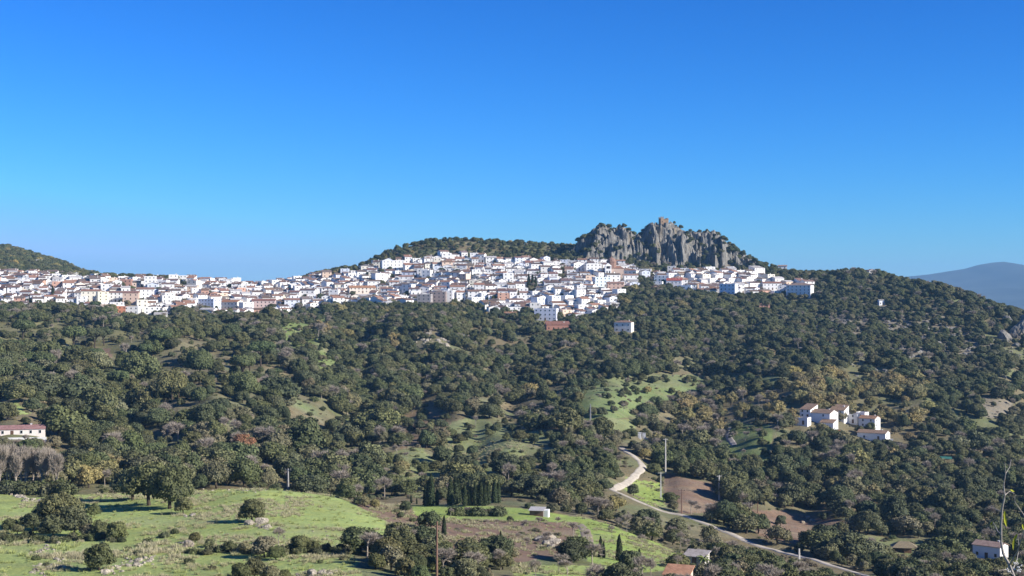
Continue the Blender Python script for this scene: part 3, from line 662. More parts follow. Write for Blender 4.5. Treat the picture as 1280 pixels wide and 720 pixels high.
def scatter():
    r = random.Random(99); q = np.random.RandomState(98)
    xs, ys = [], []
    y = 236.0
    while y < 2010:
        sp = (7.2 if y < 560 else 6.6 if y < 800 else 5.9) * (1.0 if y < 1420 else 1.25)
        hw = ((720 if y < 1560 else 700) / F) * y
        x = np.arange(-hw, hw if y < 1560 else -hw * .38, sp)
        xs.append(x + q.uniform(-.42, .42, len(x)) * sp); ys.append(y + q.uniform(-.42, .42, len(x)) * sp)
        y += sp * .95
    X = np.concatenate(xs); Y = np.concatenate(ys); Z = height(X, Y); N = len(X)
    crag = np.zeros(N, bool); slope = np.zeros(N)
    i = ((X - CX0) / CS).astype(int); j = ((Y - CY0) / CS).astype(int)
    ok = (i > 0) & (j > 0) & (i < CRAG.shape[0] - 1) & (j < CRAG.shape[1] - 1); io, jo = i[ok], j[ok]
    cz = CRAG[io, jo]; cr = cz > Z[ok]
    sl = (abs(CRAG[io + 1, jo] - CRAG[io - 1, jo]) + abs(CRAG[io, jo + 1] - CRAG[io, jo - 1])) / (2 * CS)
    crag[np.nonzero(ok)[0][cr]] = True; slope[np.nonzero(ok)[0]] = sl
    Z[np.nonzero(ok)[0][cr]] = cz[cr]
    PX, PY = proj(X, Y, Z)
    # hidden behind the land in front of it: leave out
    hid = np.zeros(N, bool)
    col = np.clip((PX / 2).astype(int), 0, W2 - 1); row = np.clip(np.searchsorted(YS, Y - 8), 0, len(YS) - 1)
    hid = (PY - 11 * F / Y) > TERR[row, col] + 4
    den = np.ones(N); zone = -np.ones(N, int)
    for k, (poly, c_, d, (y0, y1)) in enumerate(ZONES):
        m = inpoly(PX, PY, poly) & (Y > y0) & (Y < y1); den[m] = d; zone[m] = k
    m = in_village(PX, PY) & (Y > 1050) & (Y < 1480); den[m] = .13
    thick = (PX > 640) & (PX < 900) & (PY > 640) & (zone < 0)
    den[thick] = .8
    g = fbm(X / 45, Y / 45, 133, 3)
    den[(den == 1) & (g < -.14) & (Y < 1080) & ~((PX > 880) & (PY > 555))] = .3
    den[(den == 1) & (Y > 440)] = .9; den[(den == .9) & (PX > 980) & (Y > 800)] = .78; den[(den == .78) & (PX > 1150)] = .6
    low = np.zeros(N, bool); low[np.nonzero(ok)[0]] = (cz - height(X[ok], Y[ok])) < 17
    low_ = low
    den[crag] = np.where(low, .95, np.where(slope < 1.2, .75, np.where(slope < 3, .42, .22)))[crag]
    vg = np.zeros(N, bool); vg[np.nonzero(ok)[0]] = fbm(X[ok] / 13, Z[ok] / 8, 201, 3) > .02
    den[crag & vg] = 1
    den[(np.abs(X - 155.9) < 9) & (Y > 1385) & crag] = 0
    den[crag & (PX > 893)] = 1; den[crag & (PX > 796) & (PX < 806)] = .9
    take = np.nonzero((q.uniform(0, 1, N) < den) & ~hid)[0]
    for t in take:
        px, py, yy, d, zn = PX[t], PY[t], Y[t], den[t], zone[t]; u = r.random(); cg = crag[t]
        if cg or yy > 1400: sp_ = 'holm_oak' if u < .8 else 'olive_tree' if u < .95 else 'autumn_tree'
        elif 985 < px < 1160 and 470 < py < 535: sp_ = 'autumn_tree' if u < .6 else 'olive_tree' if u < .85 else 'green_tree'
        elif 800 < px < 985 and 490 < py < 560: sp_ = 'autumn_tree' if u < .2 else 'bare_tree' if u < .5 else 'olive_tree' if u < .75 else 'holm_oak'
        elif 640 < px < 900 and py > 640: sp_ = 'bare_tree' if u < .5 else 'olive_tree' if u < .8 else 'holm_oak'
        elif px > 900 and py > 640: sp_ = 'holm_oak' if u < .55 else 'olive_tree' if u < .8 else 'bare_tree' if u < .93 else 'green_tree'
        elif px < 420 and py > 380: sp_ = 'holm_oak' if u < .5 else 'olive_tree' if u < .84 else 'pine_tree' if u < .855 else 'bare_tree' if u < .975 else 'green_tree'
        elif px > 850 and py < 480: sp_ = 'holm_oak' if u < .58 else 'olive_tree' if u < .93 else 'bare_tree'
        else: sp_ = 'holm_oak' if u < .62 else 'olive_tree' if u < .84 else 'bare_tree' if u < .95 else 'green_tree' if u < .98 else 'autumn_tree'
        if d == .3 and u > .5: sp_ = 'bush'
        h = SPEC[sp_][2] * r.uniform(.55, 1.35)
        if d < .5 and not cg and zn >= 0: h *= .62
        if sp_ in ('holm_oak', 'olive_tree') and yy < 800 and r.random() < .10 and d >= .6: h *= 1.45
        if px < 520 and 430 < yy < 900 and d >= .6: h *= 1.22
        if yy < 430: h = min(h * .8, 5.2)
        if cg or (yy > 1395 and px > 430): h *= .66
        if cg and (slope[t] > 1.3 or u > .7): sp_ = 'bush'; h = r.uniform(1.5, 3.6)
        if cg and low_[t] and u < .75: sp_ = 'holm_oak'; h = r.uniform(3.6, 6.2)
        elif cg and vg[t] and u < .55: sp_ = 'holm_oak'; h = r.uniform(2.8, 4.8)
        if zn == 22: h *= .8
        if d == .13: h *= .8
        if blocked(X[t], yy, Z[t], h * .5, h): continue
        put(sp_, float(X[t]), float(yy), h, None, float(Z[t]), None, r, r.uniform(.8, 1.34))
scatter()
print('trees', len(TREES))

# ------------------------------------------------------------------ houses
WHITE = (.82, .80, .76)
ROOFS = [(.24,.155,.12),(.29,.18,.135),(.21,.155,.13),(.33,.20,.14),(.26,.205,.175),(.19,.14,.12)]
def house_parts(w, d, h, roof='gable', win=None, door=True, chim=True, pitch=.32, side=True, found=3.5, arch=False):
    """meshes and positions for one house, front towards -y, foot at z 0"""
    P = {}
    mb = MB(); x0, x1, y0, y1 = -w / 2, w / 2, -d / 2, d / 2
    rh = 0
    if roof in ('gable',):
        rh = d * .5 * pitch
        mb.box(x0, x1, y0, y1, -found, h)
        mb.add([(x0, y0, h), (x0, y1, h), (x0, 0, h + rh)], [(0, 2, 1)]); mb.add([(x1, y0, h), (x1, y1, h), (x1, 0, h + rh)], [(0, 1, 2)])
    elif roof == 'front':       # gable end to the front
        rh = w * .5 * pitch
        mb.box(x0, x1, y0, y1, -found, h)
        mb.add([(x0, y0, h), (x1, y0, h), (0, y0, h + rh)], [(0, 1, 2)]); mb.add([(x0, y1, h), (x1, y1, h), (0, y1, h + rh)], [(0, 2, 1)])
    elif roof == 'shed':
        rh = d * pitch * .8
        mb.add([(x0,y0,-found),(x1,y0,-found),(x1,y1,-found),(x0,y1,-found),(x0,y0,h),(x1,y0,h),(x1,y1,h+rh),(x0,y1,h+rh)],
               [(0,3,2,1),(4,5,6,7),(0,1,5,4),(1,2,6,5),(2,3,7,6),(3,0,4,7)])
    elif roof == 'hip':
        rh = min(w, d) * .5 * pitch; mb.box(x0, x1, y0, y1, -found, h)
    else:
        t = .25
        mb.box(x0, x1, y0, y1, -found, h - .7)
        mb.box(x0, x1, y0, y0 + t, h - .7, h); mb.box(x0, x1, y1 - t, y1, h - .7, h)
        mb.box(x0, x0 + t, y0 + t, y1 - t, h - .7, h); mb.box(x1 - t, x1, y0 + t, y1 - t, h - .7, h)
    P['wall'] = mb
    rb = MB(); o = .32; th = .16
    def slab(pts):
        n = len(pts); rb.add(pts + [(a, b, c + th) for a, b, c in pts], [tuple(range(n))[::-1], tuple(range(n, 2 * n))] + [(i, (i + 1) % n, (i + 1) % n + n, i + n) for i in range(n)])
    if roof == 'gable':
        s_ = rh / (d / 2); e = .02
        slab([(x0 - o, y0 - o, h - o * s_ + e), (x1 + o, y0 - o, h - o * s_ + e), (x1 + o, 0, h + rh + e), (x0 - o, 0, h + rh + e)])
        slab([(x0 - o, 0, h + rh + e), (x1 + o, 0, h + rh + e), (x1 + o, y1 + o, h - o * s_ + e), (x0 - o, y1 + o, h - o * s_ + e)])
    elif roof == 'front':
        s_ = rh / (w / 2); e = .02
        slab([(x0 - o, y0 - o, h - o * s_ + e), (0, y0 - o, h + rh + e), (0, y1 + o, h + rh + e), (x0 - o, y1 + o, h - o * s_ + e)])
        slab([(0, y0 - o, h + rh + e), (x1 + o, y0 - o, h - o * s_ + e), (x1 + o, y1 + o, h - o * s_ + e), (0, y1 + o, h + rh + e)])
    elif roof == 'shed':
        s_ = rh / d
        slab([(x0 - o, y0 - o, h - o * s_ + .02), (x1 + o, y0 - o, h - o * s_ + .02), (x1 + o, y1 + o, h + rh + o * s_ + .02), (x0 - o, y1 + o, h + rh + o * s_ + .02)])
    elif roof == 'hip':
        k = min(w, d) / 2; X0, X1, Y0, Y1 = x0 - o, x1 + o, y0 - o, y1 + o
        A = (X0, Y0, h + .02); B = (X1, Y0, h + .02); C_ = (X1, Y1, h + .02); D_ = (X0, Y1, h + .02)
        if w > d: E = (x0 + k, 0, h + rh); G = (x1 - k, 0, h + rh)
        else: E = (0, y0 + k, h + rh); G = (0, y1 - k, h + rh)
        if w > d: rb.add([A, B, C_, D_, E, G], [(0, 1, 5, 4), (1, 2, 5), (2, 3, 4, 5), (3, 0, 4), (3, 2, 1, 0)])
        else: rb.add([A, B, C_, D_, E, G], [(0, 1, 4), (1, 2, 5, 4), (2, 3, 5), (3, 0, 4, 5), (3, 2, 1, 0)])
    else:
        rb.box(x0 + .26, x1 - .26, y0 + .26, y1 - .26, h - .695, h - .62)
    P['roof'] = rb; P['rh'] = rh
    W = []
    st = max(1, int(round(h / 3.0))); nx = win or max(2, int(w / 3.3))
    for f in range(st):
        for i in range(nx):
            if f == 0 and door and i == nx // 2: continue
            W.append(((x0 + w * (i + .5) / nx, y0 - .02, f * (h / st) + 1.55), 0))
        if side:
            for i in range(max(1, int(d / 4))):
                n_ = max(1, int(d / 4)); W.append(((x1 + .02, y0 + d * (i + .5) / n_, f * (h / st) + 1.55), 1))
                W.append(((x0 - .02, y0 + d * (i + .5) / n_, f * (h / st) + 1.55), 1))
    P['windows'] = W; P['door'] = (x0 + w * (nx // 2 + .5) / nx, y0 - .02, 0) if door else None
    P['chim'] = (w * .28, d * .12, h + rh * .55) if chim else None
    return P
def box_mesh(name, sx, sy, sz, mat, z0=0):
    m = MB(); m.box(-sx / 2, sx / 2, -sy / 2, sy / 2, z0, z0 + sz); return m.mesh(name, [mat])
WIN = MB(); WIN.box(-.42, .42, -.03, .03, -.55, .55); WIN = WIN.mesh('window', [M['glass']])
FRM = MB()
for a_ in ((-.52, -.42, -.65, .65), (.42, .52, -.65, .65), (-.42, .42, .55, .65), (-.42, .42, -.68, -.55)): FRM.box(a_[0], a_[1], -.06, .02, a_[2], a_[3])
FRM = FRM.mesh('window_frame', [M['white']])
DOOR = box_mesh('door', 1.1, .08, 2.15, M['wood']); HND = box_mesh('door_handle', .12, .08, .12, M['ceramic'])
CHM = MB(); CHM.box(-.3, .3, -.3, .3, -.8, .95); CHM.box(-.4, .4, -.4, .4, .95, 1.05); CHM = CHM.mesh('chimney', [M['white']])
def build_house(name, label, cat, loc, rot, w, d, h, roof='gable', wallc=WHITE, roofc=ROOFS[0], group=None, frames=False, parent=None, extra=None, **kw):
    P = house_parts(w, d, h, roof, **kw)
    t = parent or thing(name, label, cat, loc, rot, 1, group)
    off = extra or (0, 0, 0)
    wl = obj('wall', P['wall'].mesh('wall', [M['wall']]), t, off); wl['tint'] = wallc
    rf = obj('roof', P['roof'].mesh('roof', [M['roof']]), t, off); rf['rooftint'] = roofc
    if P['chim']: obj('chimney', CHM, rf, P['chim'])
    for (p, k) in P['windows']:
        o = obj('window', WIN, t, tuple(a + b for a, b in zip(p, off))); o.rotation_euler[2] = k * math.pi / 2 * (1 if p[0] > 0 else -1)
        if frames: obj('frame', FRM, o)
    if P['door']:
        dd = obj('door', DOOR, t, tuple(a + b for a, b in zip(P['door'], off)))
        if frames: obj('handle', HND, dd, (.35, -.07, 1.0))
    return t
def copy_tree(o, parent=None):
    c = o.copy(); COL.objects.link(c); c.parent = parent
    for ch in o.children: copy_tree(ch, c)
    return c

# ------------------------------------------------------------------ the village
PRO = []
specs = [(8,8,5.6,'gable'),(9.5,8,6.2,'gable'),(7,9,5.4,'front'),(8,8,6.2,'shed'),(10,8,5.2,'gable'),(7.5,8,6.6,'flat'),(9,9,7.6,'gable'),(11,8,5.6,'flat'),
         (6.5,8,7.2,'gable'),(8.5,9,5.8,'hip'),(12,8,6.2,'gable'),(7,7,4.4,'shed'),(9,8,8.8,'flat'),(8,10,6.4,'front'),(9,9,5.0,'front'),(7,8,5.8,'shed'),(10,9,4.6,'hip'),(6,8,5.2,'front')]
for i, (w, d, h, rf) in enumerate(specs): PRO.append(dict(w=w, d=d, h=h, roof=rf, P=house_parts(w, d, h, rf, side=False)))
HOUSES = []
BLOCK = []   # footprints of landmark buildings: x, y, radius
def landmark(px, py, w, rot=0):
    x, y, z = at(px, py); BLOCK.append((x, y, w * .62)); return (x, y, z - .3), rot
LM = []      # (name, label, category, px, py(foot), rot deg, w, d, h, roof, wall colour, roof colour, kwargs)
def lm(*a, **k): LM.append((a, k))
BR = (.30,.16,.11); TC = (.42,.20,.12); GREY = (.26,.25,.24)
lm('apartment_building','long white building on the wooded top edge of the village',"building",491,337,14,22,10,10.5,'flat',WHITE,GREY)
lm('villa','pale house at the left tip of the wooded hilltop','house',457,340,22,12,10,7,'hip',(.62,.58,.50),GREY)
lm('apartment_building','dark fronted apartment block above the green slope, left one','building',531,384,-8,12,9,13,'flat',(.34,.31,.30),BR)
lm('apartment_building','dark balconied apartment block above the green slope, wider right one','building',547,382,-5,15,9,14,'flat',(.30,.24,.22),BR)
lm('apartment_building','white apartment block beside the dark blocks','building',561,379,-5,8,9,13,'flat',WHITE,GREY)
lm('house','pale lilac blocky building at the lower village edge over the red roofs','building',683,400,-12,18,10,11,'flat',(.70,.70,.76),GREY)
lm('house','low brick-red building at the very bottom of the village','building',697,412,6,18,9,4.6,'shed',(.38,.19,.14),(.34,.17,.12))
lm('house','small terracotta building at the left foot of the village slope','building',634,398,5,15,8,6.5,'flat',(.46,.22,.15),(.4,.25,.18))
lm('villa','white villa with rows of dark windows alone below the village','house',780,414,-18,13,9,8,'hip',(.78,.74,.66),(.33,.21,.15))
lm('house','white and blue glass-fronted house below the church','house',752,358,14,15,10,10,'flat',(.70,.78,.82),GREY)
lm('house','low pinkish building with long roof right of the church terrace','house',769,361,6,15,8,6,'gable',(.52,.36,.29),(.36,.22,.17))
lm('house','white house under a brown pyramid roof right of the church','house',789,347,-20,12,9,8,'hip',(.76,.73,.67),(.36,.20,.14))
lm('house','big white cubic house left of the church','house',741,341,10,15,10,10,'flat',WHITE,GREY)
lm('house','white gabled house above the church terrace','house',722,338,18,11,9,8,'front',WHITE,(.35,.23,.18))
lm('house','white house on the upper rim of the right hamlet','house',828,355,-15,14,10,9,'flat',(.80,.80,.77),GREY)
lm('house','white house with a bright red awning roof in the right hamlet','house',843,360,-10,14,9,8,'shed',(.80,.76,.74),(.48,.14,.10))
lm('house','pale blue fronted house below the red-roofed one','house',856,366,-16,12,8,8,'flat',(.66,.72,.78),GREY)
lm('house','tall bluish white house at the right hamlet centre','house',911,372,-25,14,10,14,'flat',(.72,.76,.82),GREY)
lm('hotel','large white three storey building at the right end of the village','building',1000,372,-24,22,14,13,'hip',WHITE,(.34,.25,.20))
lm('house','white gabled house leaning against the large white end building','house',981,368,-8,12,9,9,'front',WHITE,(.34,.2,.14))
lm('house','long white house with brown roof near the right village end','house',964,362,6,18,9,7,'gable',WHITE,(.33,.18,.13))
lm('house','bright white stepped house at the foot of the crag slope','house',946,345,32,13,9,9,'shed',WHITE,(.5,.48,.45))
lm('house','small white house alone among oaks on the right skyline','house',1025,341,-10,8,7,5,'gable',WHITE,(.4,.3,.24),chim=True)
lm('house','small white house with orange wall on the far right skyline','house',1089,340,12,7,6,5.5,'front',WHITE,(.45,.22,.13))
lm('house','white house on the skyline right of the crag','house',978,340,-10,9,7,7,'gable',WHITE,(.4,.3,.25))
lm('hut','tiny white hut standing alone on the bare right hillside terrace','hut',1101,381,10,4.5,4,4.6,'gable',(.82,.82,.80),(.45,.43,.40),chim=False)
lm('house','small terracotta cottage hidden in trees below the right hamlet','house',955,384,0,9,6,4,'shed',(.55,.30,.22),(.5,.28,.2))
lm('house','cream block with two bays at the lower left of the village','building',114,377,12,16,9,10.5,'gable',(.76,.71,.58),(.36,.20,.14))
lm('house','cream house beside the cream block, its gable to the right','building',128,380,26,9,9,12,'flat',(.78,.71,.52),GREY)
lm('house','long white terrace house right of the cream block','building',143,377,4,20,8,9,'gable',WHITE,(.35,.22,.17))
lm('house','salmon pink building with arcades in the left village','building',164,380,8,13,9,11,'gable',(.60,.44,.34),(.32,.18,.14))
lm('house','tall white house with brown eaves, next to the salmon one','building',182,378,16,14,10,13,'gable',WHITE,(.33,.2,.15))
lm('house','orange brick house at the left foot of the village','house',151,391,6,10,8,6.5,'flat',(.46,.20,.12),GREY)
lm('house','white house joined to the orange brick house','house',166,392,-4,12,8,7,'flat',WHITE,GREY)
lm('house','bright brick-red upper building in the left village','building',158,358,4,11,9,8,'flat',(.42,.24,.18),(.4,.2,.14))
lm('house','large pale flat block on the skyline of the left village','building',232,354,8,18,10,9.5,'flat',(.76,.75,.72),GREY)
lm('house','tall white stair tower house in the left village middle','building',188,362,10,10,9,14,'flat',WHITE,GREY)
lm('house','white house with orange hip roof at the low edge of the middle village','house',290,386,-20,17,11,7,'gable',(.78,.72,.62),(.45,.23,.13))
lm('house','blue-grey shaded house with wide base left of the orange roof','house',262,386,-32,18,9,10,'flat',(.70,.74,.80),GREY)  # wall tinted blue-grey, its shade put into the colour
lm('house','white arcade house standing at the trees, middle village','house',365,386,10,13,9,9,'gable',(.72,.74,.78),(.35,.2,.15))
lm('house','brown red terrace building with balconies at the middle village edge','building',330,388,4,20,9,10,'gable',(.62,.47,.42),(.34,.17,.13))
lm('house','long white roofed hall with orange tiles left of village centre','building',452,366,16,24,12,5.5,'gable',(.72,.62,.52),(.50,.27,.15))
lm('house','small white hut with grey roof below the left village','hut',201,397,10,10,6,3.2,'shed',(.60,.58,.54),(.55,.53,.50),chim=False)
lm('shed','grey tin-roofed shed in the orchard below the middle village','shed',245,401,-6,11,7,3.5,'shed',(.30,.28,.25),(.42,.41,.38),chim=False)
lm('house','white farmhouse on the left skyline hill above the village','house',44,330,8,16,10,6.5,'flat',WHITE,GREY)
for a, k in LM:
    name, label, cat, px, py, rot, w, d, h, rf, wc, rc = a
    loc, r_ = landmark(px, py, max(w, d), rot)
    if name == 'house' and w >= 11 and rf != 'flat': pass
    h *= .88
    build_house(name, label, cat, loc, R(rot), w, d, h, rf, wc, rc, **k)
    cover_box(loc[0], loc[1], loc[2], w / 2, h, False, 0)

def gen_houses():
    r = random.Random(41)
    y = 1120.0; cand = []
    while y < 1455:
        x = -1.08 * 640 / F * y; ph = r.uniform(0, 9)
        while x < .30 * y:
            pr = r.choice(PRO); w = pr['w'] * r.uniform(.86, 1.16)
            X = x + w / 2; Y = y + fbm(X / 40, y / 60, 7, 2) * 9 + r.uniform(-2, 2); x += w + (r.uniform(-.3, .8) if r.random() < .8 else r.uniform(2, 7))
            px = 640 + F * X / Y; z = float(height(X, Y)); py = 360 - F * z / Y
            if not bool(in_village(np.float64(px), np.float64(py))): continue
            if any((X - a) ** 2 + (Y - b) ** 2 < (c + w * .45) ** 2 for a, b, c in BLOCK): continue
            if abs(px - 665) < 8 and 340 < py < 366 and Y < at(665, 362)[1] + 4: continue
            if r.random() < .05: continue
            turn = fbm(X / 60, Y / 60, 17, 2) * 46 + r.uniform(-13, 13) + 14
            cand.append(dict(x=X, y=Y, z=z - .25, rot=R(turn), pr=pr, sx=w / pr['w'], sz=r.uniform(.8, 1.15), px=px, py=py))
        y += 11.4
    cand.sort(key=lambda c: c['y'])
    for c in cand:
        c['vis'] = cover_box(c['x'], c['y'], c['z'], c['pr']['w'] * .5 * c['sx'], (c['pr']['h'] + c['pr']['P']['rh']) * c['sz'], False, 0)
    return [c for c in cand if c['vis'] > 0]
H_ALL = gen_houses()
print('houses', len(H_ALL))
def ordinal(n):
    W = ['first','second','third','fourth','fifth','sixth','seventh','eighth','ninth','tenth','eleventh','twelfth']
    if n <= 12: return W[n - 1]
    return '%d%s' % (n, 'th' if 10 < n % 100 < 14 else {1: 'st', 2: 'nd', 3: 'rd'}.get(n % 10, 'th'))
def unique_labels(items, base):
    """items carry px; equal descriptions get told apart by their order from the left"""
    by = {}
    for it in items: by.setdefault(base(it), []).append(it)
    for b, L in by.items():
        L.sort(key=lambda t: t['px'])
        for i, t in enumerate(L):
            if len(L) == 1: t['lab'] = b
            elif i == 0: t['lab'] = b + ', leftmost such'
            elif i == len(L) - 1: t['lab'] = b + ', rightmost such'
            else: t['lab'] = b + ', %s from left' % ordinal(i + 1)
def harea(c):
    px, py = c['px'], c['py']
    row = 'upper' if py < (362 if px < 400 else 345 if px < 800 else 355) else 'lower' if py > (374 if px < 400 else 366 if px < 800 else 364) else 'middle'
    if px < 60: a = 'at the left edge of the photo'
    elif px < 135: a = 'near the cream block'
    elif px < 200: a = 'near the salmon building'
    elif px < 260: a = 'under the left skyline block'
    elif px < 320: a = 'near the orange hip roof'
    elif px < 390: a = 'near the white arcade house'
    elif px < 450: a = 'by the long orange-roofed hall'
    elif px < 515: a = 'below the long hilltop building'
    elif px < 575: a = 'around the dark apartment blocks'
    elif px < 640: a = 'above the green village slope'
    elif px < 690: a = 'by the three village cypresses'
    elif px < 740: a = 'above the lilac building'
    elif px < 815: a = 'below the brick church'
    elif px < 890: a = 'in the hamlet under the crag'
    elif px < 950: a = 'by the tall bluish house'
    else: a = 'near the big right-end building'
    return '%s row %s' % (row, a)
RN = {'gable':'gabled','front':'front-gabled','shed':'lean-to roofed','flat':'flat-roofed','hip':'hip-roofed'}
def hlabel(c):
    sz = 'tall' if c['pr']['h'] * c['sz'] > 7.6 else 'low' if c['pr']['h'] * c['sz'] < 5.1 else 'two-storey'
    return '%s %s %s house, %s' % (sz, c['cn'], RN[c['pr']['roof']], harea(c))
HR = random.Random(5)
PALS = [((.82,.80,.76),'white',20),((.77,.75,.715),'white',8),((.72,.67,.56),'cream',2),((.66,.50,.38),'ochre',1),((.55,.33,.24),'brick-red',.7),((.62,.60,.57),'grey',1.6),((.70,.73,.79),'bluish white',2)]
for c in H_ALL:
    k = HR.choices(PALS, [p[2] for p in PALS])[0]; c['wc'] = k[0]; c['cn'] = k[1]
    c['rc'] = GREY if c['pr']['roof'] == 'flat' and HR.random() < .5 else jit(HR.choice(ROOFS), HR, .25)
    if HR.random() < .09 and c['pr']['roof'] != 'flat': c['rc'] = (.44,.25,.17)
    if HR.random() < .14: c['rc'] = (.62,.60,.57)
H_ALL.sort(key=lambda c: -c['vis'])
H_IND, H_REST = H_ALL[:270], H_ALL[270:]
unique_labels(H_IND, hlabel)
def make_proto(pr, i):
    P = pr['P']
    pr['wm'] = P['wall'].mesh('wall', [M['wall']]); pr['rm'] = P['roof'].mesh('roof', [M['roof']])
    J = MB(); J.add(P['wall'].v, P['wall'].f, 0); J.add(P['roof'].v, P['roof'].f, 1)
    for (p, k) in P['windows']: J.box(p[0] - .42, p[0] + .42, p[1] - .03, p[1] + .03, p[2] - .55, p[2] + .55, 2)
    if P['door']: p = P['door']; J.box(p[0] - .55, p[0] + .55, p[1] - .04, p[1] + .04, 0, 2.15, 3)
    if P['chim']: p = P['chim']; J.box(p[0] - .3, p[0] + .3, p[1] - .3, p[1] + .3, p[2] - .8, p[2] + 1, 4)
    o = bpy.data.objects.new('hshape_%03d' % i, J.mesh('house_whole', [M['wall'], M['roof'], M['glass'], M['wood'], M['white']])); HCOL.objects.link(o)
HCOL = bpy.data.collections.new('house_shapes')
for i, pr in enumerate(PRO): make_proto(pr, i); pr['i'] = i
for c in H_IND:
    pr = c['pr']; P = pr['P']
    t = thing('village_house', c['lab'], 'house', (c['x'], c['y'], c['z']), c['rot'], (c['sx'], 1, c['sz']), 'white houses of the hillside village')
    w = obj('wall', pr['wm'], t); w['tint'] = c['wc']
    rf = obj('roof', pr['rm'], t); rf['rooftint'] = c['rc']
    if P['chim']: obj('chimney', CHM, rf, P['chim'])
    for (p, k) in P['windows']: obj('window', WIN, t, p)
    if P['door']: obj('door', DOOR, t, P['door'])

def instancer(name, pts, coll, mats_attr):
    """one object whose points carry scale, turn, tint and pick a shape"""
    n = len(pts['co']); me = bpy.data.meshes.new(name); me.vertices.add(n); me.vertices.foreach_set('co', np.array(pts['co'], np.float32).reshape(-1))
    for k, (ty, arr) in pts['attrs'].items():
        a = me.attributes.new(k, ty, 'POINT'); a.data.foreach_set('vector' if ty == 'FLOAT_VECTOR' else 'value', np.array(arr, np.float32 if ty != 'INT' else np.int32).reshape(-1))
    o = obj(name, me)
    g = bpy.data.node_groups.new(name + '_scatter', 'GeometryNodeTree')
    g.interface.new_socket('Geometry', in_out='INPUT', socket_type='NodeSocketGeometry'); g.interface.new_socket('Geometry', in_out='OUTPUT', socket_type='NodeSocketGeometry')
    i_ = g.nodes.new('NodeGroupInput'); o_ = g.nodes.new('NodeGroupOutput'); ci = g.nodes.new('GeometryNodeCollectionInfo')
    ci.inputs['Collection'].default_value = coll; ci.inputs['Separate Children'].default_value = True; ci.inputs['Reset Children'].default_value = True
    ip = g.nodes.new('GeometryNodeInstanceOnPoints'); ip.inputs['Pick Instance'].default_value = True
    def na(nm, ty):
        q = g.nodes.new('GeometryNodeInputNamedAttribute'); q.data_type = ty; q.inputs['Name'].default_value = nm; return q.outputs['Attribute']
    L = g.links.new
    L(i_.outputs[0], ip.inputs['Points']); L(ci.outputs[0], ip.inputs['Instance']); L(na('vi', 'INT'), ip.inputs['Instance Index'])
    er = g.nodes.new('FunctionNodeEulerToRotation'); L(na('turn', 'FLOAT_VECTOR'), er.inputs[0]); L(er.outputs[0], ip.inputs['Rotation'])
    L(na('size', 'FLOAT_VECTOR'), ip.inputs['Scale']); L(ip.outputs[0], o_.inputs[0])
    md = o.modifiers.new('scatter', 'NODES'); md.node_group = g
    o['kind'] = 'stuff'
    return o
if H_REST:
    instancer('village_houses', dict(co=[(c['x'], c['y'], c['z']) for c in H_REST], attrs={
        'vi': ('INT', [c['pr']['i'] for c in H_REST]), 'turn': ('FLOAT_VECTOR', [(0, 0, c['rot']) for c in H_REST]),
        'size': ('FLOAT_VECTOR', [(c['sx'], 1, c['sz']) for c in H_REST]), 'tint': ('FLOAT_VECTOR', [c['wc'] for c in H_REST]), 'rooftint': ('FLOAT_VECTOR', [c['rc'] for c in H_REST])}), HCOL, None)['label'] = 'more small white houses crowded between the others in the village'

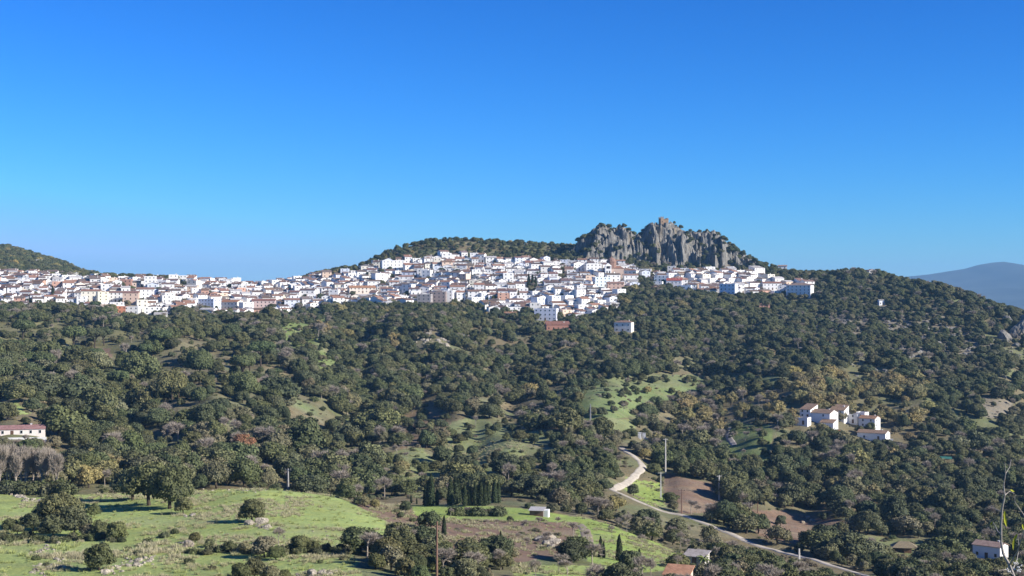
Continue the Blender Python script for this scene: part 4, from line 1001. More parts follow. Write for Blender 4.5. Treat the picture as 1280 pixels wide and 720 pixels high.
# ------------------------------------------------------------------ church and castle
def church():
    (x, y, z), _ = landmark(762, 347, 18)
    t = thing('church', 'brick church with domed drum and white arched belfry at village top right', 'church', (x, y, z), R(6))
    m = MB(); m.box(-2, 14, 2, 14, -4, 9); o = obj('nave', m.mesh('nave', [M['wall']]), t); o['tint'] = (.50,.38,.31)
    m = MB(); m.add([(-2.4,1.6,9),(14.4,1.6,9),(14.4,14.4,9),(-2.4,14.4,9),(1,8,11.6),(11,8,11.6)], [(0,1,5,4),(1,2,5),(2,3,4,5),(3,0,4),(3,2,1,0)]); r_ = obj('roof', m.mesh('roof', [M['roof']]), t); r_['rooftint'] = (.36,.2,.14)
    def drum(n, r, z0, z1): return [(r * math.cos((k + .5) * 2 * math.pi / n) + 3, r * math.sin((k + .5) * 2 * math.pi / n) + 7, zz) for zz in (z0, z1) for k in range(n)], [(k, (k + 1) % n, (k + 1) % n + n, k + n) for k in range(n)] + [tuple(range(n, 2 * n))]
    m = MB(); m.add(*drum(8, 4.6, 8, 15)); m.add(*drum(8, 4.9, 15, 15.5)); obj('drum', m.mesh('drum', [M['brick']]), t)
    m = MB(); pr_ = [(4.6, 15.5), (4.1, 17), (2.9, 18.4), (1.2, 19.3), (.35, 19.5), (.3, 21)]; n = 12; vs = []; fs = []
    for (r, zz) in pr_: vs += [(r * math.cos(k * 2 * math.pi / n) + 3, r * math.sin(k * 2 * math.pi / n) + 7, zz) for k in range(n)]
    for i in range(len(pr_) - 1): fs += [(i * n + k, i * n + (k + 1) % n, (i + 1) * n + (k + 1) % n, (i + 1) * n + k) for k in range(n)]
    fs.append(tuple(range(len(vs) - n, len(vs)))); m.add(vs, fs); obj('dome', m.mesh('dome', [M['brick']]), t)
    for k in range(3):
        o = obj('window', WIN, t, (1.2 + k * 1.9, 2.9 + abs(k - 1) * .5, 11.5)); o.scale = (.8, 1, 1.5)
    m = MB(); m.box(-4.6, 1.2, -3, 1.6, -4, 8.6); m.box(-4.6, -3.6, -3, 1.6, 8.6, 11); m.box(.2, 1.2, -3, 1.6, 8.6, 11); m.box(-4.9, 1.5, -3.3, 1.9, 11, 11.5)
    m.add([(-4.6,-3,11.5),(1.2,-3,11.5),(1.2,1.6,11.5),(-4.6,1.6,11.5),(-1.7,-.7,14)], [(0,1,4),(1,2,4),(2,3,4),(3,0,4)])
    o = obj('belfry', m.mesh('belfry', [M['wall']]), t); o['tint'] = WHITE
    for k in range(2):
        m = MB(); pts = [(-.55, 0, -1), (.55, 0, -1), (.55, 0, .5)] + [(.55 * math.cos(a), 0, .5 + .55 * math.sin(a)) for a in np.linspace(.3, 2.84, 6)] + [(-.55, 0, .5)]
        m.add(pts + [(a, .06, c) for a, b, c in pts], [tuple(range(len(pts))), tuple(range(len(pts), 2 * len(pts)))[::-1]]); obj('arch', m.mesh('arch', [M['glass']]), t, (-2.9 + k * 2.4, -3.08, 5.6 if k == 0 else 5.6))
    m = MB()
    bl = [(-1.2, 1.2, 2.2)]
    for a in np.linspace(0, 2 * math.pi, 9)[:-1]: pass
    m.tube([(-1.7, -.7, 9), (-1.7, -.7, 9.5), (-1.7, -.7, 10.2)], [.75, .6, .25], 10); obj('bell', m.mesh('bell', [M['ceramic']]), t)
church()
def castle():
    Y = 1446.0; x = (829.5 - 640) / F * Y; z = surf(x, Y)[0]
    ztop = (360 - 271) / F * Y
    z0 = min(z, (360 - 282) / F * Y)
    t = thing('castle_tower', 'ruined square masonry castle tower on the highest rock of the crag', 'tower', (x, Y, z0), R(12))
    h = ztop - z0; m = MB()
    m.box(-4.2, 4.2, -3.6, 3.6, -6, h * .76)
    m.box(-4.2, -1.0, -3.6, 3.6, h * .76, h * .84)
    for a in (-4.2, -2.1): m.box(a, a + 1.1, -3.6, -2.6, h * .84, h); m.box(a, a + 1.1, 2.4, 3.6, h * .84, h * .97)
    m.box(-1, 4.2, -3.6, -2.7, h * .70, h * .78); m.box(2.9, 4.2, -2.7, 3.6, h * .70, h * .86)
    m.box(4.2, 9.5, -2, 1.0, -6, h * .16)
    obj('masonry', m.mesh('masonry', [M['castle']]), t)
    for (a, b) in ((-2.6, h * .5), (1.6, h * .42)):
        o = obj('window', WIN, t, (a, -3.62, b)); o.scale = (.7, 1, 1.1)
castle()

# ------------------------------------------------------------------ farms and cottages of the valley
def base(px, py): x, y, z = at(px, py); return x, y, z
def farm(px, py, rot, label, name='farmhouse', cat='farmhouse', dz=0.0):
    x, y, z = base(px, py); return thing(name, label, cat, (x, y, z + dz), R(rot))
G_ = 'white farmstead buildings on the right slope'
def vb(px, py, rot, w, d, h, roof, label, wc=WHITE, rc=(.36,.25,.17), extra=(), **k):
    x, y, z = base(px, py)
    t = build_house('farmhouse', label, 'farmhouse', (x, y, z), R(rot), w, d, h, roof, wc, rc, group=G_, frames=True, **k)
    return t
vb(1026, 528, -38, 15, 10, 5.4, 'gable', 'main white farmhouse with pale tiled roof, upper left of the farmstead', win=2)
vb(1011, 522, -38, 6, 9, 4.6, 'shed', 'white lean-to wing left of the main farmhouse roof', chim=False)
vb(1001, 530, -30, 9, 6, 3.6, 'flat', 'low flat white annex at the far left of the farmstead', chim=False, win=2)
vb(1049, 524, -30, 8, 9, 5.2, 'shed', 'white lean-to house right of the main farmhouse', win=2)
vb(1064, 528, -35, 10, 8, 4.8, 'flat', 'flat-roofed white house in the middle of the farmstead', win=2)
vb(1078, 530, -35, 5, 6, 6.6, 'flat', 'narrow white tower block at the farmstead centre', chim=False, win=1)
vb(1087, 534, -35, 9, 8, 5.0, 'gable', 'white farmhouse with orange tiled roof, right of the tower block', rc=(.42,.25,.15), win=2)
vb(1092, 549, -32, 15, 8, 3.6, 'gable', 'long low white farmhouse with shaded porch, lowest right of the farmstead', win=2)
vb(1035, 538, -30, 7, 5, 4.2, 'shed', 'small white outhouse below the main farmhouse', chim=False, win=2)
x, y, z = base(1033, 544); t = thing('pergola', 'red tiled pergola roof on posts below the white farmstead', 'pergola', (x, y, z), R(-6))
m = MB(); m.box(-7, 7, -1.6, 1.6, 2.4, 2.6); o = obj('roof', m.mesh('roof', [M['roof']]), t); o['rooftint'] = (.48,.14,.10)
for a in (-6.5, 0, 6.5):
    for b in (-1.3, 1.3): m = MB(); m.box(a - .12, a + .12, b - .12, b + .12, -1, 2.4); obj('post', m.mesh('post', [M['white']]), t)
x, y, z = base(1108, 552); m = MB(); m.box(-3.5, 3.5, -.2, .2, -1, 1.5); m.box(-3.5, -3.1, .2, 4, -1, 1.5); m.box(-3.6, 3.6, -.3, .3, 1.5, 1.6)
t = thing('garden_wall', 'low white terrace wall at the right foot of the farmstead', 'wall', (x, y, z), R(-30), data=m.mesh('garden_wall', [M['white']]))

def far_left():
    x, y, z = base(16, 541)
    t = build_house('farmhouse', 'long low farmhouse with faded red roof at the left edge', 'farmhouse', (x, y, z - 1.0), R(15), 23, 7, 2.6, 'gable', (.74,.66,.60), (.40,.23,.21), frames=True, win=7)
    m = MB(); m.box(-14, 10, -.3, .3, -1, 1.1)
    x, y, z = base(22, 549); thing('terrace_wall', 'low pale wall in front of the red-roofed farmhouse', 'wall', (x, y, z - .5), R(12), data=m.mesh('terrace_wall', [M['white']]))
far_left()
x, y, z = base(1238, 697)
build_house('cottage', 'small white cottage with pale tiled roof behind the near sapling', 'house', (x, y, z), R(-42), 9.4, 6.6, 4.3, 'gable', WHITE, (.42,.30,.24), frames=True, win=3)
# tin shed on the brown terrace
x, y, z = base(675, 645); t = thing('shed', 'small shed with bright tin roof at the top of the brown terrace', 'shed', (x, y, z), R(-12))
m = MB(); m.box(-2.8, 1.2, -1.6, 1.6, -.8, 1.7); obj('wall', m.mesh('wall', [M['timber']]), t)
m = MB(); m.box(1.22, 2.6, -1.3, 1.6, -.8, 1.9); w_ = obj('annex', m.mesh('annex', [M['white']]), t)
m = MB(); m.add([(-3.1,-2,1.75),(1.5,-2,1.75),(1.5,1.9,2.35),(-3.1,1.9,2.35),(-3.1,-2,1.85),(1.5,-2,1.85),(1.5,1.9,2.45),(-3.1,1.9,2.45)], [(0,3,2,1),(4,5,6,7),(0,1,5,4),(1,2,6,5),(2,3,7,6),(3,0,4,7)]); obj('roof', m.mesh('roof', [M['metal']]), t)
o = obj('door', DOOR, t, (-.8, -1.64, -.3)); o.scale = (.8, 1, .8)
# orange roof and tin roof at the lower edge
x, y, z = base(848, 733); build_house('cottage', 'cottage roof of orange tiles at the bottom edge of the photo', 'house', (x, y, z), R(-20), 4.6, 4, 2.4, 'shed', (.6,.5,.42), (.55,.30,.18), chim=False, win=1)
x, y, z = base(871, 706); build_house('shed', 'garden shed with pale grey sheet roof near bottom centre', 'shed', (x, y, z), R(-28), 5.2, 3.4, 2.2, 'shed', (.45,.42,.38), (.52,.47,.42), chim=False, win=1)
# open hut with straw roof
x, y, z = base(1130, 691); t = thing('open_hut', 'open hut with wide straw roof on the grassy shelf at lower right', 'hut', (x, y, z), R(-10))
m = MB(); m.add([(-4.4,-3,2.1),(4.4,-3,2.1),(4.4,3,2.1),(-4.4,3,2.1),(-1.6,0,3.9),(1.6,0,3.9)], [(0,1,5,4),(1,2,5),(2,3,4,5),(3,0,4),(3,2,1,0)]); obj('roof', m.mesh('roof', [M['thatch']]), t)
for a in (-3.8, 0, 3.8):
    for b in (-2.5, 2.5): m = MB(); m.box(a - .12, a + .12, b - .12, b + .12, -1, 2.1); obj('post', m.mesh('post', [M['timber']]), t)
m = MB(); m.box(-3.4, 2.6, 1.2, 2.2, -1, 1.2); obj('bench', m.mesh('bench', [M['timber']]), t)
# pair of white water tanks
for k, (px, w) in enumerate(((799.5, 1.5), (805, 1.6))):
    x, y, z = base(px, 548); m = MB(); m.box(-w / 2, w / 2, -.9, .9, -1, 2.6); m.box(-w / 2 - .1, w / 2 + .1, -1, 1, 2.6, 2.75)
    m.box(-.2, .2, -.96, -.9, .3, 1.6)
    thing('water_tank', ['white upright tank, left of the two at the wood edge', 'white upright tank, right of the two at the wood edge'][k], 'water tank', (x, y, z), R(-8), data=m.mesh('water_tank', [M['white']]))
x, y, z = base(806, 549); m = MB(); m.box(-5, 6, -.2, .2, -.8, .9); thing('low_wall', 'low pale wall under the two white tanks', 'wall', (x, y - 1.6, z), R(-4), data=m.mesh('low_wall', [M['concrete']]))
# green tarpaulin shelter
x, y, z = base(1182, 577); t = thing('shelter', 'shelter under a green tarpaulin among oaks, right of the farmstead', 'shelter', (x, y, z), R(-14))
m = MB(); m.add([(-3,-1.4,1.6),(3,-1.4,1.5),(3,1.8,2.3),(-3,1.8,2.4),(-3,-1.4,1.52),(3,-1.4,1.42),(3,1.8,2.22),(-3,1.8,2.32)], [(0,1,2,3),(7,6,5,4),(0,4,5,1),(1,5,6,2),(2,6,7,3),(3,7,4,0)]); obj('tarpaulin', m.mesh('tarpaulin', [M['tarp']]), t)
for a in (-2.8, 2.8):
    for b, hh in ((-1.6, 1.5), (1.6, 2.6)): m = MB(); m.box(a - .06, a + .06, b - .06, b + .06, -1, hh); obj('pole', m.mesh('pole', [M['timber']]), t)

# poles
def pole(px, pyb, hpx, label, kind='concrete', name='utility_pole', arm=True):
    x, y, z = base(px, pyb); h = hpx * y / F; hh = h + .6
    t = thing(name, label, 'pole', (x, y, z - .3), R(rnd.uniform(-20, 20)))
    mt = M[kind]; m = MB()
    a, b = (.32, .17) if kind == 'concrete' else (.22, .15)
    if kind == 'timber': m.tube([(0,0,-.5),(0,0,hh*.5),(.05,0,hh)], [a, (a+b)/2, b], 8)
    else:
        v = [(s1*w, s2*w*.8, zz) for zz, w in ((-.5, a), (hh, b)) for s1, s2 in ((-1,-1),(1,-1),(1,1),(-1,1))]
        m.add(v, [(0,1,5,4),(1,2,6,5),(2,3,7,6),(3,0,4,7),(4,5,6,7)])
        for k in range(int(hh / 1.1)): zz = .8 + k * 1.1; w = a + (b - a) * zz / hh + .025; m.box(-w, w, -w * .8, w * .8, zz, zz + .16)
    obj('shaft', m.mesh('shaft', [mt]), t)
    if arm:
        m = MB(); m.box(-1.1, 1.1, -.07, .07, hh - .45, hh - .3); obj('crossarm', m.mesh('crossarm', [M['concrete' if kind == 'concrete' else 'timber']]), t)
        for q in (-1, 0, 1): m = MB(); m.tube([(q, 0, hh - .3 if q else hh), (q, 0, hh - .12 if q else hh + .15), (q, 0, hh + .05 if q else hh + .3)], [.10, .13, .06], 8); obj('insulator', m.mesh('insulator', [M['ceramic']]), t)
pole(832, 592, 43, 'tallest concrete pole, above the dirt road bend, with switch gear on top')
pole(826, 622, 31, 'concrete pole with white base between the road bends', )
pole(852, 643, 30, 'brownish pole standing right beside the dirt road', 'timber')
pole(899, 625, 30, 'pale concrete pole at the right end of the ploughed field')
pole(360, 612, 25, 'concrete pole at the top edge of the bright meadow')
pole(546, 730, 76, 'weathered timber pole rising from the oaks at the bottom edge', 'timber', arm=False)
pole(738, 525, 19, 'thin pole standing in the mid-valley grass', arm=False)
pole(580, 430, 12, 'thin pole on the wooded slope below the village', arm=False)
pole(947, 641, 12, 'short dark post behind the lower brown field', 'timber', arm=False)
pole(999, 699, 12, 'short pale post beside the lower dirt road', arm=False)
pole(979, 576, 9, 'white post on the grass below the farmstead', arm=False)
pole(1217, 724, 13, 'left of two white gate posts at the lower right', arm=False)
pole(1226, 724, 13, 'right of two white gate posts at the lower right', arm=False)
# switch gear on the tallest pole
# ------------------------------------------------------------------ road
def ribbon(name, pts, w, mat, lift=.12, sub=1.2):
    P = dense_line(pts, sub); P = [P[0]] + [((P[i - 1][0] + P[i][0] * 2 + P[i + 1][0]) / 4, (P[i - 1][1] + P[i][1] * 2 + P[i + 1][1]) / 4) for i in range(1, len(P) - 1)] + [P[-1]]
    for _ in range(4): P = [P[0]] + [((P[i - 1][0] + P[i + 1][0]) / 2, (P[i - 1][1] + P[i + 1][1]) / 2) for i in range(1, len(P) - 1)] + [P[-1]]
    P = np.array(P); T = np.gradient(P, axis=0); T /= np.linalg.norm(T, axis=1)[:, None] + 1e-9; N = np.stack([-T[:, 1], T[:, 0]], 1)
    k = np.linspace(-1, 1, 9); ww = w / 2 * (1 + .22 * fbm(np.arange(len(P)) / 5, np.zeros(len(P)), 61, 3))
    X = P[:, 0][:, None] + N[:, 0][:, None] * k[None, :] * ww[:, None]; Y = P[:, 1][:, None] + N[:, 1][:, None] * k[None, :] * ww[:, None]
    Z = height(X, Y) + lift - .35 * np.abs(k[None, :]) ** 6
    o = obj(name, grid_mesh(name, np.stack([X, Y, Z], -1), [mat])); o['kind'] = 'structure'; return o
ribbon('dirt_road', roadpts, 3.1, M['dirt'], .32)
ribbon('farm_path', [at(a, b) for a, b in [(911,535),(908,541),(912,549),(918,557)]], 3.0, M['dirt'], .25)
ribbon('vineyard_path', [at(a, b) for a, b in [(724,655),(731,662),(734,672),(737,690)]], 3.4, mat_plain('earth_path', (.27,.22,.16), .95, .35, 1), .15)
ribbon('village_path', [at(a, b) for a, b in [(842,390),(868,375),(878,370)]], 3.6, M['dirt'], .3)
ribbon('slope_track', [at(a, b) for a, b in [(415,393),(428,386),(440,380)]], 3.2, M['dirt'], .3)

# ------------------------------------------------------------------ rocks
def rock_mesh(seed, rough=.3, sub=3):
    import bmesh
    rs = np.random.RandomState(seed); bm = bmesh.new(); bmesh.ops.create_icosphere(bm, subdivisions=sub, radius=1)
    pl = [(lambda d: d / np.linalg.norm(d))(rs.normal(0, 1, 3)) for _ in range(12)]; ds = [rs.uniform(.55, .95) for _ in pl]
    for v in bm.verts:
        p = np.array(v.co)
        for n_, d_ in zip(pl, ds):
            q = p @ n_
            if q > d_: p = p - n_ * (q - d_)
        p = p * (1 + rs.uniform(-.03, .03)); v.co = p
    me = bpy.data.meshes.new('rock'); bm.to_mesh(me); bm.free(); me.materials.append(M['stone']); return me
RM = [rock_mesh(i) for i in range(5)]
BOUL = [(312,656,1.5,'pale boulder at the left foot of the lone meadow oak'),(326,654,1.9,'pale leaning boulder right of the lone meadow oak'),(333,660,1.1,'small flat stone right of the lone meadow oak'),
 (236,683,1.6,'orange-white boulder at the left end of the middle hedge'),(241,645,1.0,'small pale rock right of the grey-green meadow oak'),(76,711,1.0,'white rock by the shadow of the round oak'),
 (131,716,1.0,'pale rock right of the round bottom-left oak'),(50,628,1.3,'pale rock beside the clump on the left meadow'),
 (390,719,1.3,'white rock at the bottom edge below the meadow'),(402,718,.9,'smaller white rock at the bottom edge'),
 (1003,646,1.7,'white rubble block, left of the heap in the lower brown field'),(1010,648,1.4,'white rubble block in the middle of the heap'),(1016,652,1.5,'white rubble block at the right of the heap'),(1003,654,1.2,'lowest white rubble block of the heap'),(1021,664,1.0,'lone pale block right of the rubble heap'),(1080,620,1.0,'pale stone among the oaks above the lower field')]
for i, (px, py, s, lb) in enumerate(BOUL):
    x, y, z = base(px, py); thing('boulder', lb, 'rock', (x, y, z + s * .2), rnd.uniform(0, 6), (s, s * .8, s * .62), data=RM[i % 5])
# rocky knob on the brown terrace
for i, (px, py, s) in enumerate([(675,676,2.0),(684,677,2.6),(692,679,1.8),(682,681,1.5),(690,684,1.3),(697,676,1.0)]):
    x, y, z = base(px, py); thing('rock_outcrop', ['tallest block','wide central block','right-hand block','front left block','small block in front','far right small block'][i] + ' of the rocky knob on the brown terrace', 'rock', (x, y, z + s * .15), rnd.uniform(0, 6), (s, s, s * .6), 'rocks of the terrace knob', RM[i % 5])

CLIFF = rock_mesh(91, .3, 4); CLIFF.materials.clear(); CLIFF.materials.append(M['rock'])
for i, (px, py, s, zs) in enumerate([(1262,408,9,1.3),(1275,420,11,1.5),(1256,424,7,1.4),(1284,404,10,1.3),(1170,430,5,.8),(1192,412,4,.8),(1208,446,5,.9),(1130,422,4,.7),(1148,440,4,.8),(1222,432,4.5,.9)]):
    x, y, z = base(px, py); thing('cliff', ['upper grey rock face at the far right edge','largest grey cliff at the far right edge above the ravine','lower left grey rock face by the ravine','cliff block cut by the right frame edge','grey outcrop in the middle of the rocky right hillside','high small outcrop on the right hillside','lowest outcrop of the right hillside','left small outcrop on the right hillside','outcrop below the left small one on the right hillside','outcrop left of the ravine on the right hillside'][i], 'cliff', (x, y, z - s * .2), rnd.uniform(0, 6), (s, s * .8, s * zs), 'rock faces of the right hillside', CLIFF)
RCOL = bpy.data.collections.new('rock_shapes')
for i, me in enumerate(RM): RCOL.objects.link(bpy.data.objects.new('rshape_%d' % i, me))
gm = rock_mesh(77); gm.materials.clear(); gm.materials.append(M['rock']); RCOL.objects.link(bpy.data.objects.new('rshape_5', gm))
gm = rock_mesh(78); gm.materials.clear(); gm.materials.append(M['rock']); RCOL.objects.link(bpy.data.objects.new('rshape_6', gm))
def scatter_rocks():
    r = random.Random(12); co = []; vi = []; tu = []; si = []
    def add(px, py, s, lo=0, hi=4):
        x, y, z = at(px, py); co.append((x, y, z)); vi.append(r.randint(lo, hi)); tu.append((r.uniform(-.3, .3), r.uniform(-.3, .3), r.uniform(0, 6))); si.append((s, s * r.uniform(.6, 1), s * r.uniform(.4, .8)))
    for (a, b, n, j, s) in [((0,613),(30,622),40,1.5,.8),((28,622),(60,630),30,2,.7),((38,694),(75,680),34,2.5,.5),((130,716),(192,696),70,3.5,.6),((40,712),(78,706),50,4,.5),((225,683),(242,680),12,2,.6),
                            ((230,646),(246,642),10,1,.5),((320,657),(342,663),12,1.5,.6),((370,720),(420,716),40,2,.6),((380,652),(455,668),24,9,.3),((250,612),(340,614),16,2,.6),((940,625),(1050,618),25,6,.6)]:
        for k in range(n):
            t = r.random(); add(a[0] + (b[0] - a[0]) * t + r.gauss(0, j * .6), a[1] + (b[1] - a[1]) * t + r.gauss(0, j), s * r.uniform(.35, 1.3))
    for k in range(650):
        px = r.gauss(1165, 62); py = r.gauss(428, 20)
        if py < 378 or px > 1275: continue
        add(px, py, r.uniform(.8, 3.4) * r.uniform(.5, 1), 5, 6)
    for k in range(160): add(r.uniform(1020, 1060), r.gauss(408, 5), r.uniform(.6, 2.2), 5, 6)
    for k in range(110): add(r.gauss(545, 22), r.gauss(421, 5), r.uniform(.7, 2.2), 0, 4)
    instancer('scattered_rocks', dict(co=co, attrs={'vi': ('INT', vi), 'turn': ('FLOAT_VECTOR', tu), 'size': ('FLOAT_VECTOR', si)}), RCOL, None)['label'] = 'pale stones strewn over the meadows and the right hillside'
scatter_rocks()

# grass tufts and low scrub on the near meadows
def scatter_tufts():
    TC_ = bpy.data.collections.new('tuft_shapes')
    for i in range(3):
        rs = np.random.RandomState(i); mb = MB()
        for k in range(70):
            a = rs.uniform(0, 6.28); rr = rs.uniform(0, .35); L = rs.uniform(.25, .6); p = np.array([math.cos(a) * rr, math.sin(a) * rr, -.05]); d = np.array([math.cos(a) * .35, math.sin(a) * .35, 1]) + rs.normal(0, .2, 3); s = np.cross(d, rs.normal(0, 1, 3)); s /= np.linalg.norm(s)
            q = p + d * L; mb.add([p - s * .03, p + s * .03, q + s * .008, q - s * .008], [(0, 1, 2, 3)], 0, rs.uniform(0, 1))
        TC_.objects.link(bpy.data.objects.new('tshape_%d' % i, mb.mesh('tuft', [M['foliage']])))
    q = np.random.RandomState(3); n = 60000
    X = q.uniform(-130, 190, n); Y = 225 + 420 * q.uniform(0, 1, n) ** 1.2; Z = height(X, Y); px, py = proj(X, Y, Z)
    ok = np.zeros(n, bool); dry = np.zeros(n, bool)
    for k in (0, 1, 3, 4, 5, 6, 16):
        m = inpoly(px, py, ZONES[k][0]); ok |= m
        if k == 1: dry |= m
    nz = fbm(X / 9, Y / 9, 5, 3); ok &= (nz > .12) | (q.uniform(0, 1, n) < .10); ok &= (px > -40) & (px < 1320)
    hedge = (np.abs(py - 690 - (px - 100) * 0) < 10) & (px < 230)
    I = np.nonzero(ok)[0]; co = np.stack([X, Y, Z], 1)[I]; m = len(I)
    t = q.uniform(0, 1, m); c1 = np.array([.30,.34,.14]); c2 = np.array([.36,.33,.235]); f = np.clip((nz[I] * 2.2 + t * .6), 0, 1)[:, None]
    f = np.where(dry[I][:, None], np.maximum(f, .6), f)
    tint = c1 * (1 - f) + c2 * f
    s = q.uniform(.5, 1.25, m); s = np.where(hedge[I], s * 1.4, s)
    instancer('grass_tufts', dict(co=co, attrs={'vi': ('INT', q.randint(0, 3, m)), 'turn': ('FLOAT_VECTOR', np.stack([t * 0, t * 0, t * 6.28], 1)), 'size': ('FLOAT_VECTOR', np.stack([s * 1.3, s * 1.3, s], 1)), 'tint': ('FLOAT_VECTOR', tint)}), TC_, None)['label'] = 'rough grass tufts across the near meadows'
scatter_tufts()

def scatter_scrub():
    q = np.random.RandomState(8); n = 90000
    Y = np.sqrt(q.uniform(300 ** 2, 1250 ** 2, n)); X = q.uniform(-.40, .40, n) * Y; Z = height(X, Y); px, py = proj(X, Y, Z)
    p = np.full(n, .30); 
    for k, (poly, c_, d, (y0, y1)) in enumerate(ZONES):
        m = inpoly(px, py, poly) & (Y > y0) & (Y < y1); p[m] = 0 if k in (0, 2, 3, 13, 14) else .10 if k in (1, 4) else .16
    p[in_village(px, py) & (Y > 1050)] = 0
    p *= np.clip(.35 + fbm(X / 14, Y / 14, 77, 3) * 2.2, .03, 1)
    row = np.clip(np.searchsorted(YS, Y - 8), 0, len(YS) - 1); col = np.clip((px / 2).astype(int), 0, W2 - 1)
    ok = (q.uniform(0, 1, n) < p) & (py < TERR[row, col] + 3)
    for a, b, yy in RDP: ok &= ~((np.abs(px - a) < 7) & (np.abs(py - b) < 3))
    I = np.nonzero(ok)[0]; m = len(I); b_ids = [i for i, k in enumerate(VNAMES) if k == 'bush']
    s = q.uniform(.22, .75, m) ** 1.1; pal = np.array([(.10,.105,.06),(.13,.135,.075),(.15,.14,.09),(.19,.17,.11),(.11,.125,.06),(.165,.135,.10)])
    tint = pal[q.randint(0, len(pal), m)] * q.uniform(.85, 1.15, (m, 1))
    instancer('scrub', dict(co=np.stack([X, Y, Z], 1)[I], attrs={'vi': ('INT', np.array(b_ids)[q.randint(0, len(b_ids), m)]), 'turn': ('FLOAT_VECTOR', np.stack([s * 0, s * 0, q.uniform(0, 6.28, m)], 1)),
        'size': ('FLOAT_VECTOR', np.stack([s * q.uniform(.9, 1.5, m), s * 1.1, s * .8], 1)), 'tint': ('FLOAT_VECTOR', tint)}), VCOL, None)['label'] = 'low mixed scrub between the trees on the slopes'
    print('scrub', m)
scatter_scrub()

# ------------------------------------------------------------------ trees: the largest in view one by one, the rest as one wood
TREES.sort(key=lambda t: t['y'])
for t in TREES:
    t['vis'] = cover_box(t['x'], t['y'], t['z'], t['r'] * .9, t['h'])
    t['px'], t['py'] = proj(t['x'], t['y'], t['z'])
LIM = {'holm_oak': 200, 'olive_tree': 150, 'great_oak': 60, 'bare_tree': 100, 'bush': 80, 'autumn_tree': 60, 'green_tree': 50, 'pine_tree': 60, 'cypress_tree': 60, 'bare_poplar': 20, 'palm_tree': 4, 'rusty_tree': 2}
IND, REST = [], []
for t in TREES: t['rank'] = -t['vis'] - (1e5 if t['label'] else 0)
from collections import defaultdict
bk = defaultdict(list)
for t in TREES: bk[t['sp']].append(t)
for k, L in bk.items():
    L.sort(key=lambda t: t['rank']); c = [t for t in L if t['vis'] >= 6 or t['label']][:LIM[k]]; ids = set(map(id, c))
    IND += c; REST += [t for t in L if id(t) not in ids]
def tarea(t):
    px, py, Y = t['px'], t['py'], t['y']
    if Y > 1380: return 'on the rocky crag' if px > 715 else 'on the wooded hilltop over the village' if px > 430 else 'on the far left hill'
    if bool(in_village(np.float64(px), np.float64(py))): return 'among the left village houses' if px < 400 else 'among the central village houses' if px < 800 else 'in the hamlet below the crag'
    if Y < 445 and px < 230: return 'on the left part of the bright meadow'
    if Y < 445 and px < 440: return 'on the hedge side of the bright meadow'
    if Y < 445 and px < 520: return 'in the thicket left of the timber pole' if py > 675 else 'at the top right rim of the meadow'
    if Y < 445 and px < 720: return 'in the thicket around the timber pole' if py > 690 else 'on the brown terrace'
    if px < 230 and py > 560: return 'just behind the bright meadow, left side'
    if px < 480 and py > 560: return 'just behind the bright meadow crest'
    if px < 700 and py > 600: return 'around the row of cypresses'
    if px < 900 and py > 630: return 'on the green slope below the tin shed'
    if 700 <= px < 900 and py > 555: return 'around the dirt road bends'
    if px >= 900 and py > 690: return 'along the bottom right edge'
    if px >= 1060 and py > 600: return 'above the small white cottage'
    if px >= 900 and py > 600: return 'around the lower brown field'
    if px >= 1120 and py > 480: return 'right of the white farmstead'
    if px >= 960 and py > 480: return 'around the white farmstead'
    if px >= 800 and py > 480: return 'between the farmstead and the pole'
    if px < 130: return 'above the red-roofed farmhouse' if py > 440 else 'high on the left slope'
    if px < 300: return 'in the left oak slope' if py > 460 else 'just under the left village'
    if px < 460: return 'on the mid-left slope' if py > 470 else 'in the green gully'
    if px < 680: return 'around the mid-valley pasture' if py > 500 else 'on the slope under the village centre'
    if px < 900: return 'around the upper valley meadow' if py > 465 else 'on the slope below the church'
    if px < 1060: return 'on the slope under the right hamlet'
    return 'on the rocky right hillside'
CN = {'holm_oak': ['dark', 'olive-green'], 'great_oak': ['dark', 'olive-green'], 'olive_tree': ['grey-green', 'pale green'], 'bush': ['dark', 'pale green']}
def tlabel(t):
    n = SPEC[t['sp']][3]; s = t['h'] / SPEC[t['sp']][2]
    size = 'large' if s > 1.25 else 'small' if s < .8 else 'medium'
    c = CN.get(t['sp']); col = (c[0] if sum(t['tint']) < (.17 if t['sp'] != 'olive_tree' else .31) else c[1]) + ' ' if c else ''
    return '%s %s%s %s' % (size, col, n, tarea(t))
unique_labels([t for t in IND if not t['label']], tlabel)
GRP = {'holm_oak': 'holm oaks of the slopes', 'great_oak': 'broad old oaks', 'olive_tree': 'grey-green trees of the slopes', 'bare_tree': 'leafless trees', 'bush': 'bushes', 'autumn_tree': 'autumn-coloured trees', 'green_tree': 'fresh green trees',
       'pine_tree': 'umbrella pines', 'cypress_tree': 'cypresses', 'bare_poplar': 'leafless poplars by the farmhouse', 'palm_tree': 'garden palms', 'rusty_tree': None}
CAT = {'bush': 'bush', 'palm_tree': 'palm'}
for t in IND:
    pr = PROTO[t['kd']][t['pi']]
    nm = 'holm_oak' if t['sp'] == 'great_oak' else t['sp']
    o = thing(nm, t['label'] or t['lab'], CAT.get(t['sp'], 'tree'), (t['x'], t['y'], t['z']), t['rot'], (t['s'] * t['sxy'], t['s'] * t['sxy'], t['s']), GRP[t['sp']])
    if t['sp'] == 'cypress_tree': o.rotation_euler[0] = rnd.uniform(-.03, .03)
    c = obj('crown', pr[0], o); c['tint'] = t['tint']
    obj('trunk', pr[1], o)
